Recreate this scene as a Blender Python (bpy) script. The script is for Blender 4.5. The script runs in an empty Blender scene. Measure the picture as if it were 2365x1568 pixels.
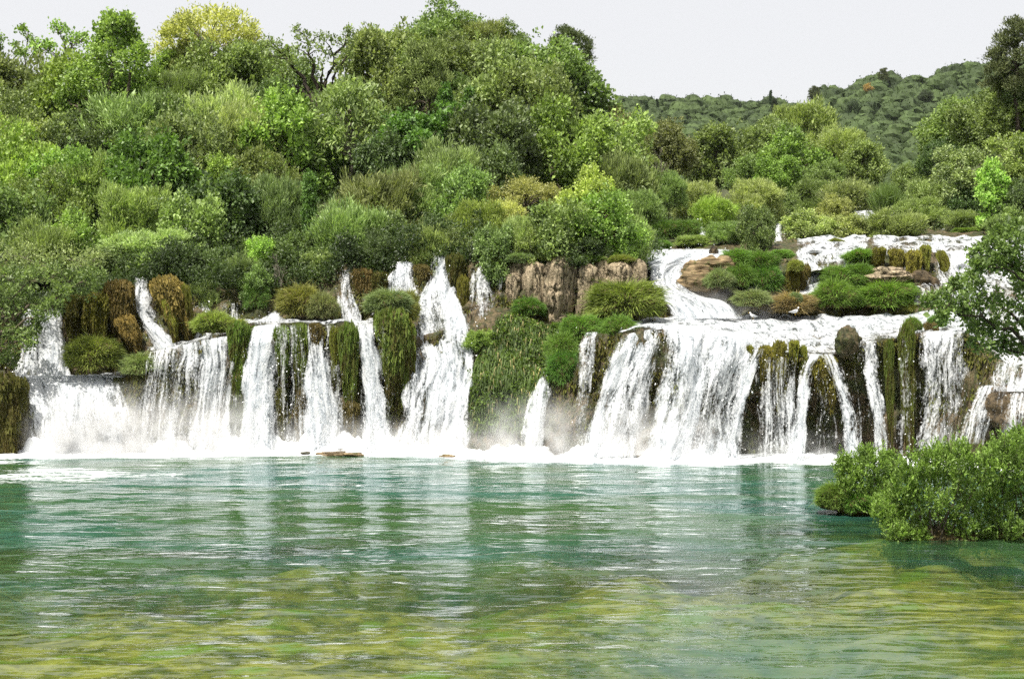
import bpy, math
import numpy as np
from mathutils import Vector

sc = bpy.context.scene
COL = sc.collection

# ------------------------------------------------------------------ camera
CAM_H = 7.2                      # metres above the lake
PITCH = math.atan(59 / 3285)     # looking very slightly down
cam_d = bpy.data.cameras.new("camera")
cam = bpy.data.objects.new("camera", cam_d)
COL.objects.link(cam)
cam.location = (0, 0, CAM_H)
cam.rotation_euler = (math.pi / 2 - PITCH, 0, 0)
cam_d.sensor_width = 36
cam_d.lens = 50.0
cam_d.clip_start = 0.5
cam_d.clip_end = 4000
sc.camera = cam

# ------------------------------------------------------------------ light
SUN_EL, SUN_AZ = math.radians(65), math.radians(222)      # azimuth from +Y, clockwise
world = bpy.data.worlds.new("World")
sc.world = world
world.use_nodes = True
wn, wl = world.node_tree.nodes, world.node_tree.links
wn.clear()
w_out = wn.new("ShaderNodeOutputWorld")
w_bg = wn.new("ShaderNodeBackground")
w_sky = wn.new("ShaderNodeTexSky")
w_sky.sky_type = 'NISHITA'
w_sky.sun_disc = False
w_sky.sun_elevation = SUN_EL
w_sky.sun_rotation = SUN_AZ
w_sky.altitude = 50
w_sky.air_density = 1.0
w_sky.dust_density = 3.0
w_sky.ozone_density = 1.0
w_mix = wn.new("ShaderNodeMix")              # thin bright summer overcast veil over the whole sky
w_mix.data_type = 'RGBA'
w_mix.inputs[0].default_value = 0.8
w_mix.inputs[7].default_value = (6.5, 6.38, 6.32, 1)
w_bg.inputs[1].default_value = 0.085
wl.new(w_sky.outputs[0], w_mix.inputs[6])
wl.new(w_mix.outputs[2], w_bg.inputs[0])
wl.new(w_bg.outputs[0], w_out.inputs[0])

sun_d = bpy.data.lights.new("sun", 'SUN')
sun_d.energy = 4.8
sun_d.angle = math.radians(0.6)
sun_d.color = (1.0, 0.95, 0.86)
sun = bpy.data.objects.new("sun", sun_d)
COL.objects.link(sun)
_s = Vector((math.sin(SUN_AZ) * math.cos(SUN_EL), math.cos(SUN_AZ) * math.cos(SUN_EL), math.sin(SUN_EL)))
sun.rotation_euler = _s.to_track_quat('Z', 'Y').to_euler()
sun.location = (0, 0, 60)

sc.render.engine = 'CYCLES'
sc.view_settings.view_transform = 'Standard'
sc.view_settings.look = 'None'
sc.view_settings.exposure = 0.85
sc.view_settings.gamma = 1.0
sc.view_settings.use_curve_mapping = False
sc.cycles.max_bounces = 6
sc.cycles.diffuse_bounces = 3
sc.cycles.glossy_bounces = 3
sc.cycles.transmission_bounces = 3
sc.cycles.transparent_max_bounces = 20
sc.cycles.volume_bounces = 1
sc.cycles.caustics_reflective = False
sc.cycles.caustics_refractive = False
sc.cycles.use_denoising = False
sc.cycles.use_adaptive_sampling = True
sc.cycles.adaptive_threshold = 0.02
sc.cycles.sample_clamp_indirect = 6.0

# ------------------------------------------------------------------ helpers
CA, SA = math.cos(PITCH), math.sin(PITCH)


def P(px, py, Y):
    """World point seen at (px, py) of the photograph (2365 px wide) at depth Y."""
    px, py, Y = np.broadcast_arrays(np.asarray(px, float), np.asarray(py, float), np.asarray(Y, float))
    dy = 3285 * CA + (784 - py) * SA
    dz = -3285 * SA + (784 - py) * CA
    return np.stack([(px - 1182.5) / dy * Y, Y, CAM_H + dz / dy * Y], -1)


def PX(X, Y):
    return 1182.5 + X / Y * 3285


def ss(a, b, x):
    t = np.clip((np.asarray(x, float) - a) / (b - a), 0, 1)
    return t * t * (3 - 2 * t)


def _hash(ix, iy, iz, seed):
    with np.errstate(over='ignore'):
        h = (ix.astype(np.uint32) * np.uint32(374761393) + iy.astype(np.uint32) * np.uint32(668265263)
             + iz.astype(np.uint32) * np.uint32(2147483647) + np.uint32(seed * 144665 + 977))
        h = (h ^ (h >> np.uint32(13))) * np.uint32(1274126177)
        h = h ^ (h >> np.uint32(16))
    return h.astype(np.float64) / 4294967295.0


def vnoise(p, seed=0):
    p = np.asarray(p, float)
    i = np.floor(p).astype(np.int64)
    f = p - i
    f = f * f * (3 - 2 * f)
    r = 0
    for dx in (0, 1):
        wx = f[..., 0] if dx else 1 - f[..., 0]
        for dy in (0, 1):
            wy = f[..., 1] if dy else 1 - f[..., 1]
            for dz in (0, 1):
                wz = f[..., 2] if dz else 1 - f[..., 2]
                r = r + wx * wy * wz * _hash(i[..., 0] + dx, i[..., 1] + dy, i[..., 2] + dz, seed)
    return r * 2 - 1


def fbm(p, o=3, seed=0):
    p = np.asarray(p, float)
    r, a = 0, 1.0
    for k in range(o):
        r = r + a * vnoise(p * 2 ** k, seed + k * 17)
        a *= .5
    return r


def unit(v):
    return v / np.maximum(np.linalg.norm(v, axis=-1, keepdims=True), 1e-9)


def mesh_np(name, V, F, smooth=False, face_attr=None, pt_attr=None, uv=None):
    """V (n,3), F (m,4) or (m,3); -> mesh datablock."""
    V = np.ascontiguousarray(V, np.float32).reshape(-1, 3)
    F = np.ascontiguousarray(F, np.int32)
    k = F.shape[1]
    m = bpy.data.meshes.new(name)
    m.vertices.add(len(V))
    m.vertices.foreach_set("co", V.ravel())
    m.loops.add(F.size)
    m.loops.foreach_set("vertex_index", F.ravel())
    m.polygons.add(len(F))
    m.polygons.foreach_set("loop_start", np.arange(0, F.size, k, dtype=np.int32))
    m.polygons.foreach_set("use_smooth", np.full(len(F), smooth, bool))
    for nm, a in (face_attr or {}).items():
        at = m.attributes.new(nm, 'FLOAT', 'FACE')
        at.data.foreach_set("value", np.ascontiguousarray(a, np.float32))
    for nm, a in (pt_attr or {}).items():
        at = m.attributes.new(nm, 'FLOAT', 'POINT')
        at.data.foreach_set("value", np.ascontiguousarray(a, np.float32))
    if uv is not None:
        l = m.uv_layers.new(name="flow")
        l.data.foreach_set("uv", np.ascontiguousarray(np.asarray(uv)[F.ravel()], np.float32).ravel())
    m.update(calc_edges=True)
    return m


def grid_faces(nu, nv):
    """faces of a grid stored as index = v*nu+u"""
    u, v = np.meshgrid(np.arange(nu - 1), np.arange(nv - 1))
    a = (v * nu + u).ravel()
    return np.stack([a, a + 1, a + nu + 1, a + nu], 1)


def link(name, mesh, mat, parent=None, loc=None):
    if mat is not None and len(mesh.materials) == 0:
        mesh.materials.append(mat)
    o = bpy.data.objects.new(name, mesh)
    COL.objects.link(o)
    if parent is not None:
        o.parent = parent
    if loc is not None:
        o.location = loc
    return o


def tag(o, label, cat, group=None, kind=None):
    o["label"] = label
    o["category"] = cat
    o["kind"] = kind or "thing"
    if group:
        o["group"] = group
    return o


def empty(name, loc, rz=0.0, scale=(1, 1, 1)):
    e = bpy.data.objects.new(name, None)
    COL.objects.link(e)
    e.location = loc
    e.rotation_euler = (0, 0, rz)
    e.scale = scale
    e.empty_display_size = 0.3
    return e


def structure(o, kind='structure'):
    o["kind"] = kind
    return o


def tubes(paths, n=5):
    """paths: list of (points (k,3), radii (k,)) -> V, F"""
    Vs, Fs, off = [], [], 0
    ang = np.linspace(0, 2 * math.pi, n, endpoint=False)
    for pts, rad in paths:
        pts = np.asarray(pts, float)
        rad = np.asarray(rad, float)
        k = len(pts)
        t = np.gradient(pts, axis=0)
        t = unit(t)
        ref = np.where(np.abs(t[:, 2:3]) > .9, np.array([[1., 0, 0]]), np.array([[0, 0, 1.]]))
        a = unit(np.cross(t, ref))
        b = np.cross(t, a)
        ring = pts[:, None] + rad[:, None, None] * (np.cos(ang)[None, :, None] * a[:, None] + np.sin(ang)[None, :, None] * b[:, None])
        Vs.append(ring.reshape(-1, 3))
        for i in range(k - 1):
            for j in range(n):
                j2 = (j + 1) % n
                Fs.append((off + i * n + j, off + i * n + j2, off + (i + 1) * n + j2, off + (i + 1) * n + j))
        off += k * n
    return np.concatenate(Vs), np.asarray(Fs)


# ------------------------------------------------------------------ node helpers
class NT:
    def __init__(self, name):
        self.m = bpy.data.materials.new(name)
        self.m.use_nodes = True
        self.t = self.m.node_tree
        self.t.nodes.clear()
        self.out = self.n("ShaderNodeOutputMaterial")

    def n(self, typ, **kw):
        x = self.t.nodes.new(typ)
        for k, v in kw.items():
            setattr(x, k, v)
        return x

    def put(self, sock, v):
        if isinstance(v, bpy.types.NodeSocket):
            self.t.links.new(v, sock)
        elif isinstance(v, (tuple, list)) and len(v) == 3 and sock.type == 'RGBA':
            sock.default_value = (*v, 1)
        else:
            sock.default_value = v

    def math(self, op, a, b=None, c=None, clamp=False):
        x = self.n("ShaderNodeMath", operation=op, use_clamp=clamp)
        for i, v in enumerate((a, b, c)):
            if v is not None:
                self.put(x.inputs[i], v)
        return x.outputs[0]

    def mixc(self, f, a, b, blend='MIX'):
        x = self.n("ShaderNodeMix", data_type='RGBA', blend_type=blend)
        self.put(x.inputs[0], f)
        self.put(x.inputs[6], a)
        self.put(x.inputs[7], b)
        return x.outputs[2]

    def ramp(self, v, a, b, lo=0.0, hi=1.0):
        x = self.n("ShaderNodeMapRange", interpolation_type='SMOOTHSTEP')
        self.put(x.inputs[0], v)
        for i, q in enumerate((a, b, lo, hi)):
            self.put(x.inputs[1 + i], q)
        return x.outputs[0]

    def noise(self, vec, scale, detail=3, rough=.55, dist=0.0):
        x = self.n("ShaderNodeTexNoise")
        if vec is not None:
            self.put(x.inputs["Vector"], vec)
        self.put(x.inputs["Scale"], scale)
        self.put(x.inputs["Detail"], detail)
        self.put(x.inputs["Roughness"], rough)
        self.put(x.inputs["Distortion"], dist)
        return x.outputs[0]

    def mapping(self, vec, scale=(1, 1, 1), loc=(0, 0, 0), rot=(0, 0, 0)):
        x = self.n("ShaderNodeMapping")
        self.put(x.inputs[0], vec)
        x.inputs[1].default_value = loc
        x.inputs[2].default_value = rot
        x.inputs[3].default_value = scale
        return x.outputs[0]

    def attr(self, name):
        return self.n("ShaderNodeAttribute", attribute_name=name).outputs["Fac"]

    def pos(self):
        return self.n("ShaderNodeNewGeometry").outputs["Position"]

    def bump(self, h, strength=.5, dist=.1, normal=None):
        x = self.n("ShaderNodeBump")
        self.put(x.inputs["Strength"], strength)
        self.put(x.inputs["Distance"], dist)
        self.put(x.inputs["Height"], h)
        if normal is not None:
            self.put(x.inputs["Normal"], normal)
        return x.outputs[0]

    def principled(self, col, rough=.6, spec=.3, normal=None):
        x = self.n("ShaderNodeBsdfPrincipled")
        self.put(x.inputs["Base Color"], col)
        self.put(x.inputs["Roughness"], rough)
        self.put(x.inputs["Specular IOR Level"], spec)
        if normal is not None:
            self.put(x.inputs["Normal"], normal)
        return x.outputs[0]

    def mixs(self, f, a, b):
        x = self.n("ShaderNodeMixShader")
        self.put(x.inputs[0], f)
        self.t.links.new(a, x.inputs[1])
        self.t.links.new(b, x.inputs[2])
        return x.outputs[0]

    def done(self, s):
        self.t.links.new(s, self.out.inputs[0])
        return self.m


# ------------------------------------------------------------------ materials
def leaf_material(name, transl=.33, rough=.5, spec=.4, greenish=False):
    k = NT(name)
    oi = k.n("ShaderNodeObjectInfo")
    tone = k.attr("tone")
    dark = k.mixc(1.0, oi.outputs["Color"], (.46, .52, .46), 'MULTIPLY')
    light = k.mixc(1.0, oi.outputs["Color"], (1.7, 1.75, 1.35), 'MULTIPLY')  # random leaf tone, range widened to stand in for highlights and dark pockets
    if greenish:
        dark = (.070, .056, .016)
    col = k.mixc(tone, dark, light)
    s = k.principled(col, rough, spec)
    tr = k.n("ShaderNodeBsdfTranslucent")
    tcol = k.mixc(1.0, col, (1.30, 1.36, .80), 'MULTIPLY')
    k.put(tr.inputs[0], tcol)
    return k.done(k.mixs(transl, s, tr.outputs[0]))


M_LEAF = leaf_material("leaves")
M_GRASS = leaf_material("grass_blades", .35, .6, .25)
M_MOSSLEAF = leaf_material("moss_leaflets", .2, .8, .15, True)
M_NEEDLE = leaf_material("needles", .12, .7, .2)


def bark_material():
    k = NT("bark")
    n = k.noise(k.mapping(k.pos(), (6, 6, 1.2)), 1.6, 4)
    oi = k.n("ShaderNodeObjectInfo")
    c = k.mixc(k.ramp(n, .35, .65), (.5, .48, .46), (1.3, 1.25, 1.15))
    col = k.mixc(1.0, oi.outputs["Color"], c, 'MULTIPLY')
    return k.done(k.principled(col, .85, .15, k.bump(n, .6, .05)))


M_BARK = bark_material()


def cliff_material():
    k = NT("wet_mossy_tufa")
    p = k.pos()
    geo = k.n("ShaderNodeNewGeometry")
    big = k.noise(p, .45, 4, .6)
    streak = k.noise(k.mapping(p, (2.2, 2.2, .22)), 1.6, 5, .65, .4)
    fine = k.noise(p, 5.0, 5, .65)
    moss = k.mixc(k.ramp(fine, .35, .68), (.014, .019, .005), (.060, .070, .014))
    rock = k.mixc(k.ramp(streak, .35, .7), (.028, .020, .010), (.135, .100, .052))
    f = k.math('ADD', k.math('MULTIPLY', big, .7), k.math('MULTIPLY', streak, .5))
    c = k.mixc(k.ramp(f, .5, .72), moss, rock)
    h = k.math('ADD', streak, k.math('MULTIPLY', fine, .6))
    return k.done(k.principled(c, .62, .3, k.bump(h, .9, .18)))


M_CLIFF = cliff_material()


def tufa_material():
    k = NT("dry_tufa")
    p = k.pos()
    streak = k.noise(k.mapping(p, (3.2, 3.2, .30)), 2.6, 6, .65, .5)
    blot = k.noise(p, 1.3, 4, .6)
    fine = k.noise(p, 9.0, 4, .7)
    vor = k.n("ShaderNodeTexVoronoi", feature='DISTANCE_TO_EDGE')
    wob = k.n("ShaderNodeVectorMath", operation='ADD')
    k.put(wob.inputs[0], k.mapping(p, (1.3, 1.3, .55)))
    k.put(wob.inputs[1], k.n("ShaderNodeTexNoise").outputs[1])
    k.put(vor.inputs["Vector"], wob.outputs[0])
    k.put(vor.inputs["Scale"], 1.0)
    crack = k.ramp(vor.outputs[0], .0, .07)
    c = k.mixc(k.ramp(k.math('ADD', k.math('MULTIPLY', streak, .6), k.math('MULTIPLY', fine, .4)), .38, .64), (.19, .15, .095), (.56, .455, .31))
    c = k.mixc(k.math('MULTIPLY', k.ramp(blot, .46, .7), .65), c, (.17, .15, .095))
    c = k.mixc(k.math('MULTIPLY', k.math('SUBTRACT', 1.0, crack), .75), c, (.045, .034, .02))
    return k.done(k.principled(c, .85, .15, k.bump(k.math('ADD', k.math('ADD', streak, k.math('MULTIPLY', crack, .6)), k.math('MULTIPLY', fine, .7)), 1.0, .14)))


M_TUFA = tufa_material()


def soil_material(name, a, b, scale=4.0):
    k = NT(name)
    n = k.noise(k.pos(), scale, 5, .65)
    return k.done(k.principled(k.mixc(k.ramp(n, .35, .68), a, b), .8, .2, k.bump(n, .8, .1)))


M_SOIL = soil_material("mossy_soil", (.030, .026, .010), (.11, .085, .030))
M_GROUND = soil_material("forest_floor", (.022, .028, .010), (.075, .080, .028), 1.2)
M_HILL = soil_material("far_hillside", (.035, .040, .018), (.10, .095, .055), .12)
M_BROWNROCK = soil_material("brown_wet_rock", (.022, .017, .010), (.115, .085, .048), 3.0)


def rock_material():
    k = NT("mossed_brown_rock")
    p = k.pos()
    n = k.noise(p, 2.0, 5, .65)
    band = k.noise(k.mapping(p, (.6, .6, 4.0)), 1.6, 4, .6, .6)
    c = k.mixc(k.ramp(band, .35, .68), (.07, .048, .022), (.30, .22, .12))
    c = k.mixc(k.ramp(n, .52, .68), c, (.06, .065, .014))
    return k.done(k.principled(c, .75, .25, k.bump(k.math('ADD', n, band), .9, .15)))


M_ROCK = rock_material()


def white_water(name, su, sv, streak_w):
    """falling white water: broken sheets and flecks; UV 'flow' is in metres"""
    k = NT(name)
    uv = k.n("ShaderNodeUVMap", uv_map="flow").outputs[0]
    dens = k.attr("dens")
    seed = k.n("ShaderNodeObjectInfo").outputs["Random"]
    off = k.n("ShaderNodeVectorMath", operation='ADD')
    k.put(off.inputs[0], uv)
    cmb = k.n("ShaderNodeCombineXYZ")
    k.put(cmb.inputs[0], k.math('MULTIPLY', seed, 57.0))
    k.put(cmb.inputs[1], k.math('MULTIPLY', seed, 31.0))
    k.put(off.inputs[1], cmb.outputs[0])
    q = off.outputs[0]
    streak = k.noise(k.mapping(q, (su, sv, 1)), 1.0, 3, .55, .3)
    chunk = k.noise(k.mapping(q, (5.2, 1.35, 1)), 1.0, 4, .66, .6)
    fleck = k.noise(k.mapping(q, (16.0, 6.5, 1)), 1.0, 2, .6)
    n = k.math('ADD', k.math('MULTIPLY', streak, streak_w), k.math('MULTIPLY', chunk, .75 - streak_w))
    n = k.math('ADD', n, k.math('MULTIPLY', fleck, .25))
    th = k.math('SUBTRACT', .655, k.math('MULTIPLY', dens, .27))
    a = k.ramp(k.math('SUBTRACT', n, th), -.05, .12, 0.0, .90)
    h = k.math('ADD', chunk, k.math('MULTIPLY', fleck, .5))
    b = k.bump(k.math('ADD', h, streak), .5, .16)
    white = k.mixc(k.ramp(n, .42, .58), (.44, .49, .54), (.70, .715, .73))
    s = k.principled(white, .55, .3, b)
    tr = k.n("ShaderNodeBsdfTranslucent")
    k.put(tr.inputs[0], (.85, .88, .92))
    s = k.mixs(.25, s, tr.outputs[0])
    t = k.n("ShaderNodeBsdfTransparent")
    return k.done(k.mixs(a, t.outputs[0], s))


M_WATER_CHUNK = white_water("white_water_broken", 3.4, .28, .34)
M_WATER_RAPID = white_water("white_water_rapids", 1.5, .9, .30)
M_WATER_VEIL = white_water("white_water_veil", 4.5, .14, .5)


def plain(name, c, rough=.6, spec=.3):
    k = NT(name)
    n = k.noise(k.pos(), 8.0, 3)
    return k.done(k.principled(k.mixc(n, tuple(x * .8 for x in c), tuple(min(1, x * 1.15) for x in c)), rough, spec))


M_FOAM = plain("white_foam", (.70, .72, .73), .7, .2)
M_GULL = plain("gull_white", (.78, .78, .77), .7)
M_GULLGREY = plain("gull_grey", (.33, .35, .38), .7)
M_BEAK = plain("gull_beak", (.5, .33, .04), .5)
M_DROP = plain("droplets", (.9, .92, .94), .3, .5)


def lakebed_material():
    k = NT("algae_lake_bed")
    p = k.pos()
    n = k.noise(k.mapping(p, (1, 1.2, 1)), 1.1, 5, .6)
    g = k.noise(p, .55, 3, .6)
    d = k.noise(p, 3.2, 4, .65)
    c = k.mixc(k.ramp(n, .32, .66), (.062, .070, .018), (.33, .315, .095))
    c = k.mixc(k.ramp(g, .53, .66), c, (.16, .24, .03))
    c = k.mixc(k.math('MULTIPLY', k.ramp(d, .56, .7), .7), c, (.09, .07, .012))
    return k.done(k.principled(c, .8, .1, k.bump(d, .6, .1)))


M_BED = lakebed_material()


def lake_material():
    k = NT("lake_water")
    p = k.pos()
    depth = k.attr("depth")
    foam = k.attr("foam")
    tr = k.n("ShaderNodeBsdfTransparent")
    k.put(tr.inputs[0], (.86, .90, .66))
    body = k.n("ShaderNodeBsdfDiffuse")
    hue = k.noise(k.mapping(p, (.05, .11, 1)), 1.0, 3)
    teal = k.mixc(k.ramp(hue, .42, .6), (.036, .088, .032), (.026, .094, .066))
    k.put(body.inputs[0], teal)
    cover = k.math('SUBTRACT', 1.0, k.math('POWER', 2.718, k.math('MULTIPLY', depth, -.7)), clamp=True)
    inner = k.mixs(cover, tr.outputs[0], body.outputs[0])
    w1 = k.noise(k.mapping(p, (.42, 1.25, 1), rot=(0, 0, .10)), 1.0, 1, .5, .5)
    w2 = k.noise(k.mapping(p, (1.5, 3.4, 1), rot=(0, 0, -.1)), 1.0, 1, .5, .3)
    w3 = k.noise(k.mapping(p, (7.0, 11.0, 1)), 1.0, 2, .5)
    patch = k.ramp(k.noise(k.mapping(p, (.07, .16, 1)), 1.0, 2), .35, .65, .45, 1.2)
    h = k.math('ADD', k.math('MULTIPLY', w1, 1.2), k.math('MULTIPLY', w2, .45))
    h = k.math('ADD', h, k.math('MULTIPLY', w3, .06))
    h = k.math('MULTIPLY', h, patch)
    nb = k.bump(h, 1.0, .085)
    gl = k.n("ShaderNodeBsdfGlossy")
    k.put(gl.inputs["Roughness"], .03)
    k.put(gl.inputs["Color"], (.95, .97, 1.0))
    k.put(gl.inputs["Normal"], nb)
    fr = k.n("ShaderNodeFresnel")
    fr.inputs[0].default_value = 1.333
    k.put(fr.inputs["Normal"], nb)
    surf = k.mixs(fr.outputs[0], inner, gl.outputs[0])
    fo = k.n("ShaderNodeBsdfDiffuse")
    k.put(fo.inputs[0], (.66, .69, .70))
    f1 = k.noise(k.mapping(p, (.55, 2.2, 1)), 1.0, 5, .72, .8)
    f2 = k.noise(k.mapping(p, (4, 9, 1)), 1.0, 3, .6)
    fn = k.math('ADD', k.math('MULTIPLY', f1, .62), k.math('MULTIPLY', f2, .38))
    fa = k.ramp(k.math('ADD', fn, k.math('MULTIPLY', foam, .62)), .74, .84)
    return k.done(k.mixs(fa, surf, fo.outputs[0]))


M_LAKE = lake_material()

# ------------------------------------------------------------------ the cliff of travertine steps
# columns: px -> base, mid, lip, back, mid2, lip2, back2, join  as (py, Y)
CLIFF = {
    -700: [(1055, 73), (960, 73.6), (850, 74.6), (846, 77), (800, 78), (735, 79), (725, 82), (590, 87)],
    -100: [(1052, 73.4), (960, 74), (862, 75.2), (858, 77.6), (800, 78.4), (735, 79.4), (725, 82), (590, 86.5)],
    60: [(1047, 74.5), (960, 75), (878, 76), (873, 78.5), (800, 79.2), (738, 80.2), (725, 82.5), (600, 86.5)],
    150: [(1045, 74.6), (960, 75.1), (876, 76.1), (872, 78.5), (790, 79.3), (700, 80.4), (690, 83), (600, 87)],
    290: [(1043, 74.8), (960, 75.2), (872, 76.2), (866, 78.5), (760, 79.3), (662, 80.5), (650, 83), (598, 87)],
    335: [(1043, 74.9), (940, 75.4), (818, 76.3), (810, 78.8), (735, 79.6), (648, 80.7), (640, 83), (595, 87)],
    520: [(1043, 75.1), (930, 75.8), (785, 76.7), (778, 79.3), (730, 80.1), (670, 81.1), (655, 84), (598, 87)],
    560: [(1042, 75.2), (920, 75.9), (750, 76.9), (744, 80.6), (712, 81.2), (665, 82.0), (650, 84), (598, 87.5)],
    880: [(1040, 75.2), (920, 75.9), (749, 77.1), (743, 80.6), (690, 81.3), (615, 82.2), (603, 84.5), (575, 88)],
    960: [(1038, 75.2), (900, 76.4), (780, 78.0), (740, 79.6), (680, 80.8), (602, 82.2), (594, 84.5), (570, 88)],
    1090: [(1036, 74.6), (870, 76.6), (760, 78.6), (715, 79.8), (650, 80.8), (592, 82.0), (585, 84), (562, 88)],
    1120: [(1036, 73.8), (880, 75.6), (755, 78.2), (705, 79.7), (650, 80.6), (600, 81.6), (592, 84), (562, 88)],
    1180: [(1038, 73.0), (870, 75.2), (745, 78.0), (705, 79.6), (655, 80.4), (615, 81.0), (606, 83), (570, 88)],
    1290: [(1042, 72.4), (880, 74.6), (775, 77.2), (755, 79.0), (690, 80.2), (612, 80.9), (602, 83), (570, 88)],
    1350: [(1048, 71.9), (890, 73.8), (778, 74.8), (755, 78.6), (690, 80.2), (610, 80.9), (600, 83), (568, 89)],
    1470: [(1056, 71.0), (890, 73.2), (762, 74.0), (742, 80.0), (700, 80.6), (612, 81.2), (600, 84), (570, 92)],
    1500: [(1057, 70.8), (890, 73.0), (760, 73.8), (740, 81.0), (690, 82.3), (605, 85.2), (582, 90), (560, 97)],
    1600: [(1060, 70.5), (900, 72.2), (768, 72.9), (738, 81.2), (690, 82.4), (605, 85.2), (582, 90.5), (556, 98)],
    1730: [(1064, 73.6), (920, 74.8), (806, 72.3), (737, 81.2), (690, 82.2), (605, 84.4), (580, 89), (548, 98)],
    1860: [(1066, 74.4), (920, 75.8), (826, 71.7), (735, 81.2), (690, 82.2), (590, 85.2), (556, 91.5), (540, 100)],
    1960: [(1066, 73.8), (920, 75.0), (812, 71.6), (734, 81.2), (690, 82.2), (585, 85.4), (552, 92), (536, 101)],
    2030: [(1066, 72.4), (920, 73.6), (785, 71.6), (732, 80.6), (680, 81.6), (585, 84.8), (552, 92), (534, 101)],
    2100: [(1062, 71.4), (920, 72.8), (772, 71.5), (729, 80.4), (680, 81.4), (580, 84.6), (550, 92), (532, 101)],
    2230: [(1052, 69.0), (910, 70.4), (766, 71.0), (722, 79.5), (670, 80.6), (582, 84), (548, 91), (530, 101)],
    2330: [(1050, 66.5), (930, 67.6), (850, 68.8), (720, 77.0), (670, 79), (582, 83), (545, 90), (530, 101)],
    2600: [(1055, 65), (930, 66.6), (850, 68), (720, 76), (670, 78), (560, 82), (520, 88), (500, 100)],
    3200: [(1055, 64), (930, 66), (830, 67.4), (700, 75), (640, 78), (540, 82), (500, 88), (470, 100)],
}
CK = np.array(sorted(CLIFF), float)
CV = np.array([[(1260, CLIFF[k][0][1] + .2)] + CLIFF[k] for k in sorted(CLIFF)], float)   # row 0 lies under water


def cliff_at(px, v):
    """point of the cliff; v = 0 waterline, 2 lip, 3 back of the shelf, 5 upper lip, 6 back of the upper shelf, 7 hill"""
    px, v = np.broadcast_arrays(np.asarray(px, float), np.asarray(v, float))
    shp = px.shape
    px, v = px.ravel(), v.ravel() + 1
    rows = np.stack([np.stack([np.interp(px, CK, CV[:, r, c]) for c in (0, 1)], -1) for r in range(CV.shape[1])], 1)
    i = np.clip(np.floor(v).astype(int), 0, CV.shape[1] - 2)
    f = (v - i)[:, None]
    k = np.arange(len(px))
    q = rows[k, i] * (1 - f) + rows[k, i + 1] * f
    return P(px, q[:, 0], q[:, 1]).reshape(*shp, 3)


def cliff_relief(p):
    col = fbm(p * np.array([.9, .9, .16]), 3, 5)
    lump = fbm(p * .55, 3, 9)
    fine = fbm(p * np.array([2.6, 2.6, .7]), 3, 3)
    return col * .42 + lump * .38 + fine * .16


def build_cliff():
    pxs = np.concatenate([np.linspace(-700, -40, 60)[:-1], np.linspace(-40, 2400, 560), np.linspace(2400, 3200, 60)[1:]])
    seg = [4, 16, 16, 12, 10, 14, 8, 8]
    vs = np.concatenate([np.linspace(i - 1, i, n, endpoint=False) for i, n in enumerate(seg)] + [[7.0]])
    U, V = np.meshgrid(pxs, vs)
    p = cliff_at(U, V)
    d = cliff_relief(p)
    amt = np.where((V > 2.0) & (V < 3.0), .5, 1.0)
    p = p + np.stack([0 * d, -d * amt, d * amt * .25], -1)
    m = mesh_np("cliff", p.reshape(-1, 3), grid_faces(len(pxs), len(vs)), True)
    structure(link("cliff", m, M_CLIFF))


build_cliff()

# ------------------------------------------------------------------ wooded ground behind
SKY_X = [-900, -200, 0, 60, 170, 280, 360, 440, 600, 700, 830, 930, 1010, 1100, 1200, 1300, 1370, 1400, 1440, 1480, 1530]
SKY_Y = [230, 200, 215, 210, 185, 170, 195, 180, 190, 200, 170, 130, 90, 110, 150, 190, 260, 320, 380, 430, 470]
HILL_Y0, HILL_D = 84.0, 38.0


def hill_t(px, py):
    S = np.interp(px, SKY_X, SKY_Y)
    return np.clip((605 - py) / (605 - S), 0, 1.0)


def hill_depth(px, py):
    return HILL_Y0 + HILL_D * hill_t(px, py)


VAL_Y = [84, 92, 100, 120, 140, 170, 220, 300, 520, 700]
VAL_P = [600, 560, 540, 512, 492, 472, 446, 428, 330, 400]


def ground(px, Y):
    t = (np.asarray(Y, float) - HILL_Y0) / HILL_D
    S = np.interp(px, SKY_X, SKY_Y)
    tc = np.clip(t, -.05, 1)
    pyl = 605 - tc * (605 - S)
    Yl = HILL_Y0 + HILL_D * tc
    zl = CAM_H + (725 - pyl) * Yl / 3285 - .6 - 2.6 * ss(0, .3, tc) - np.maximum(0, np.asarray(Y) - 122) * .2
    zv = CAM_H + (725 - np.interp(Y, VAL_Y, VAL_P)) * np.asarray(Y) / 3285 - .8
    zr = CAM_H + (725 - np.interp(Y, [80, 90, 100, 120, 160, 260], [620, 535, 440, 330, 300, 380])) * np.asarray(Y) / 3285 - 2.0
    wr = ss(2140, 2300, px)
    wl_ = 1 - ss(1440, 1540, px)
    zv = zv * (1 - wr) + zr * wr
    return zl * wl_ + zv * (1 - wl_)


def build_ground():
    pxs = np.linspace(-1400, 3800, 210)
    Ys = np.concatenate([np.linspace(83, 130, 60), np.linspace(132, 330, 50)])
    U, Yv = np.meshgrid(pxs, Ys)
    z = ground(U, Yv)
    X = (U - 1182.5) / 3285 * Yv
    p = np.stack([X, Yv, z], -1)
    p[..., 2] += fbm(p * np.array([.25, .25, 0]), 3, 21) * .5
    structure(link("hillside", mesh_np("hillside", p.reshape(-1, 3), grid_faces(len(pxs), len(Ys)), True), M_GROUND))


build_ground()

FAR_X = [-2500, -300, 900, 1380, 1450, 1600, 1780, 1840, 1900, 2000, 2100, 2200, 2310, 2500, 3600, 4500]
FAR_P = [300, 300, 280, 246, 228, 224, 236, 236, 212, 182, 172, 150, 138, 120, 110, 160]


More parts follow.
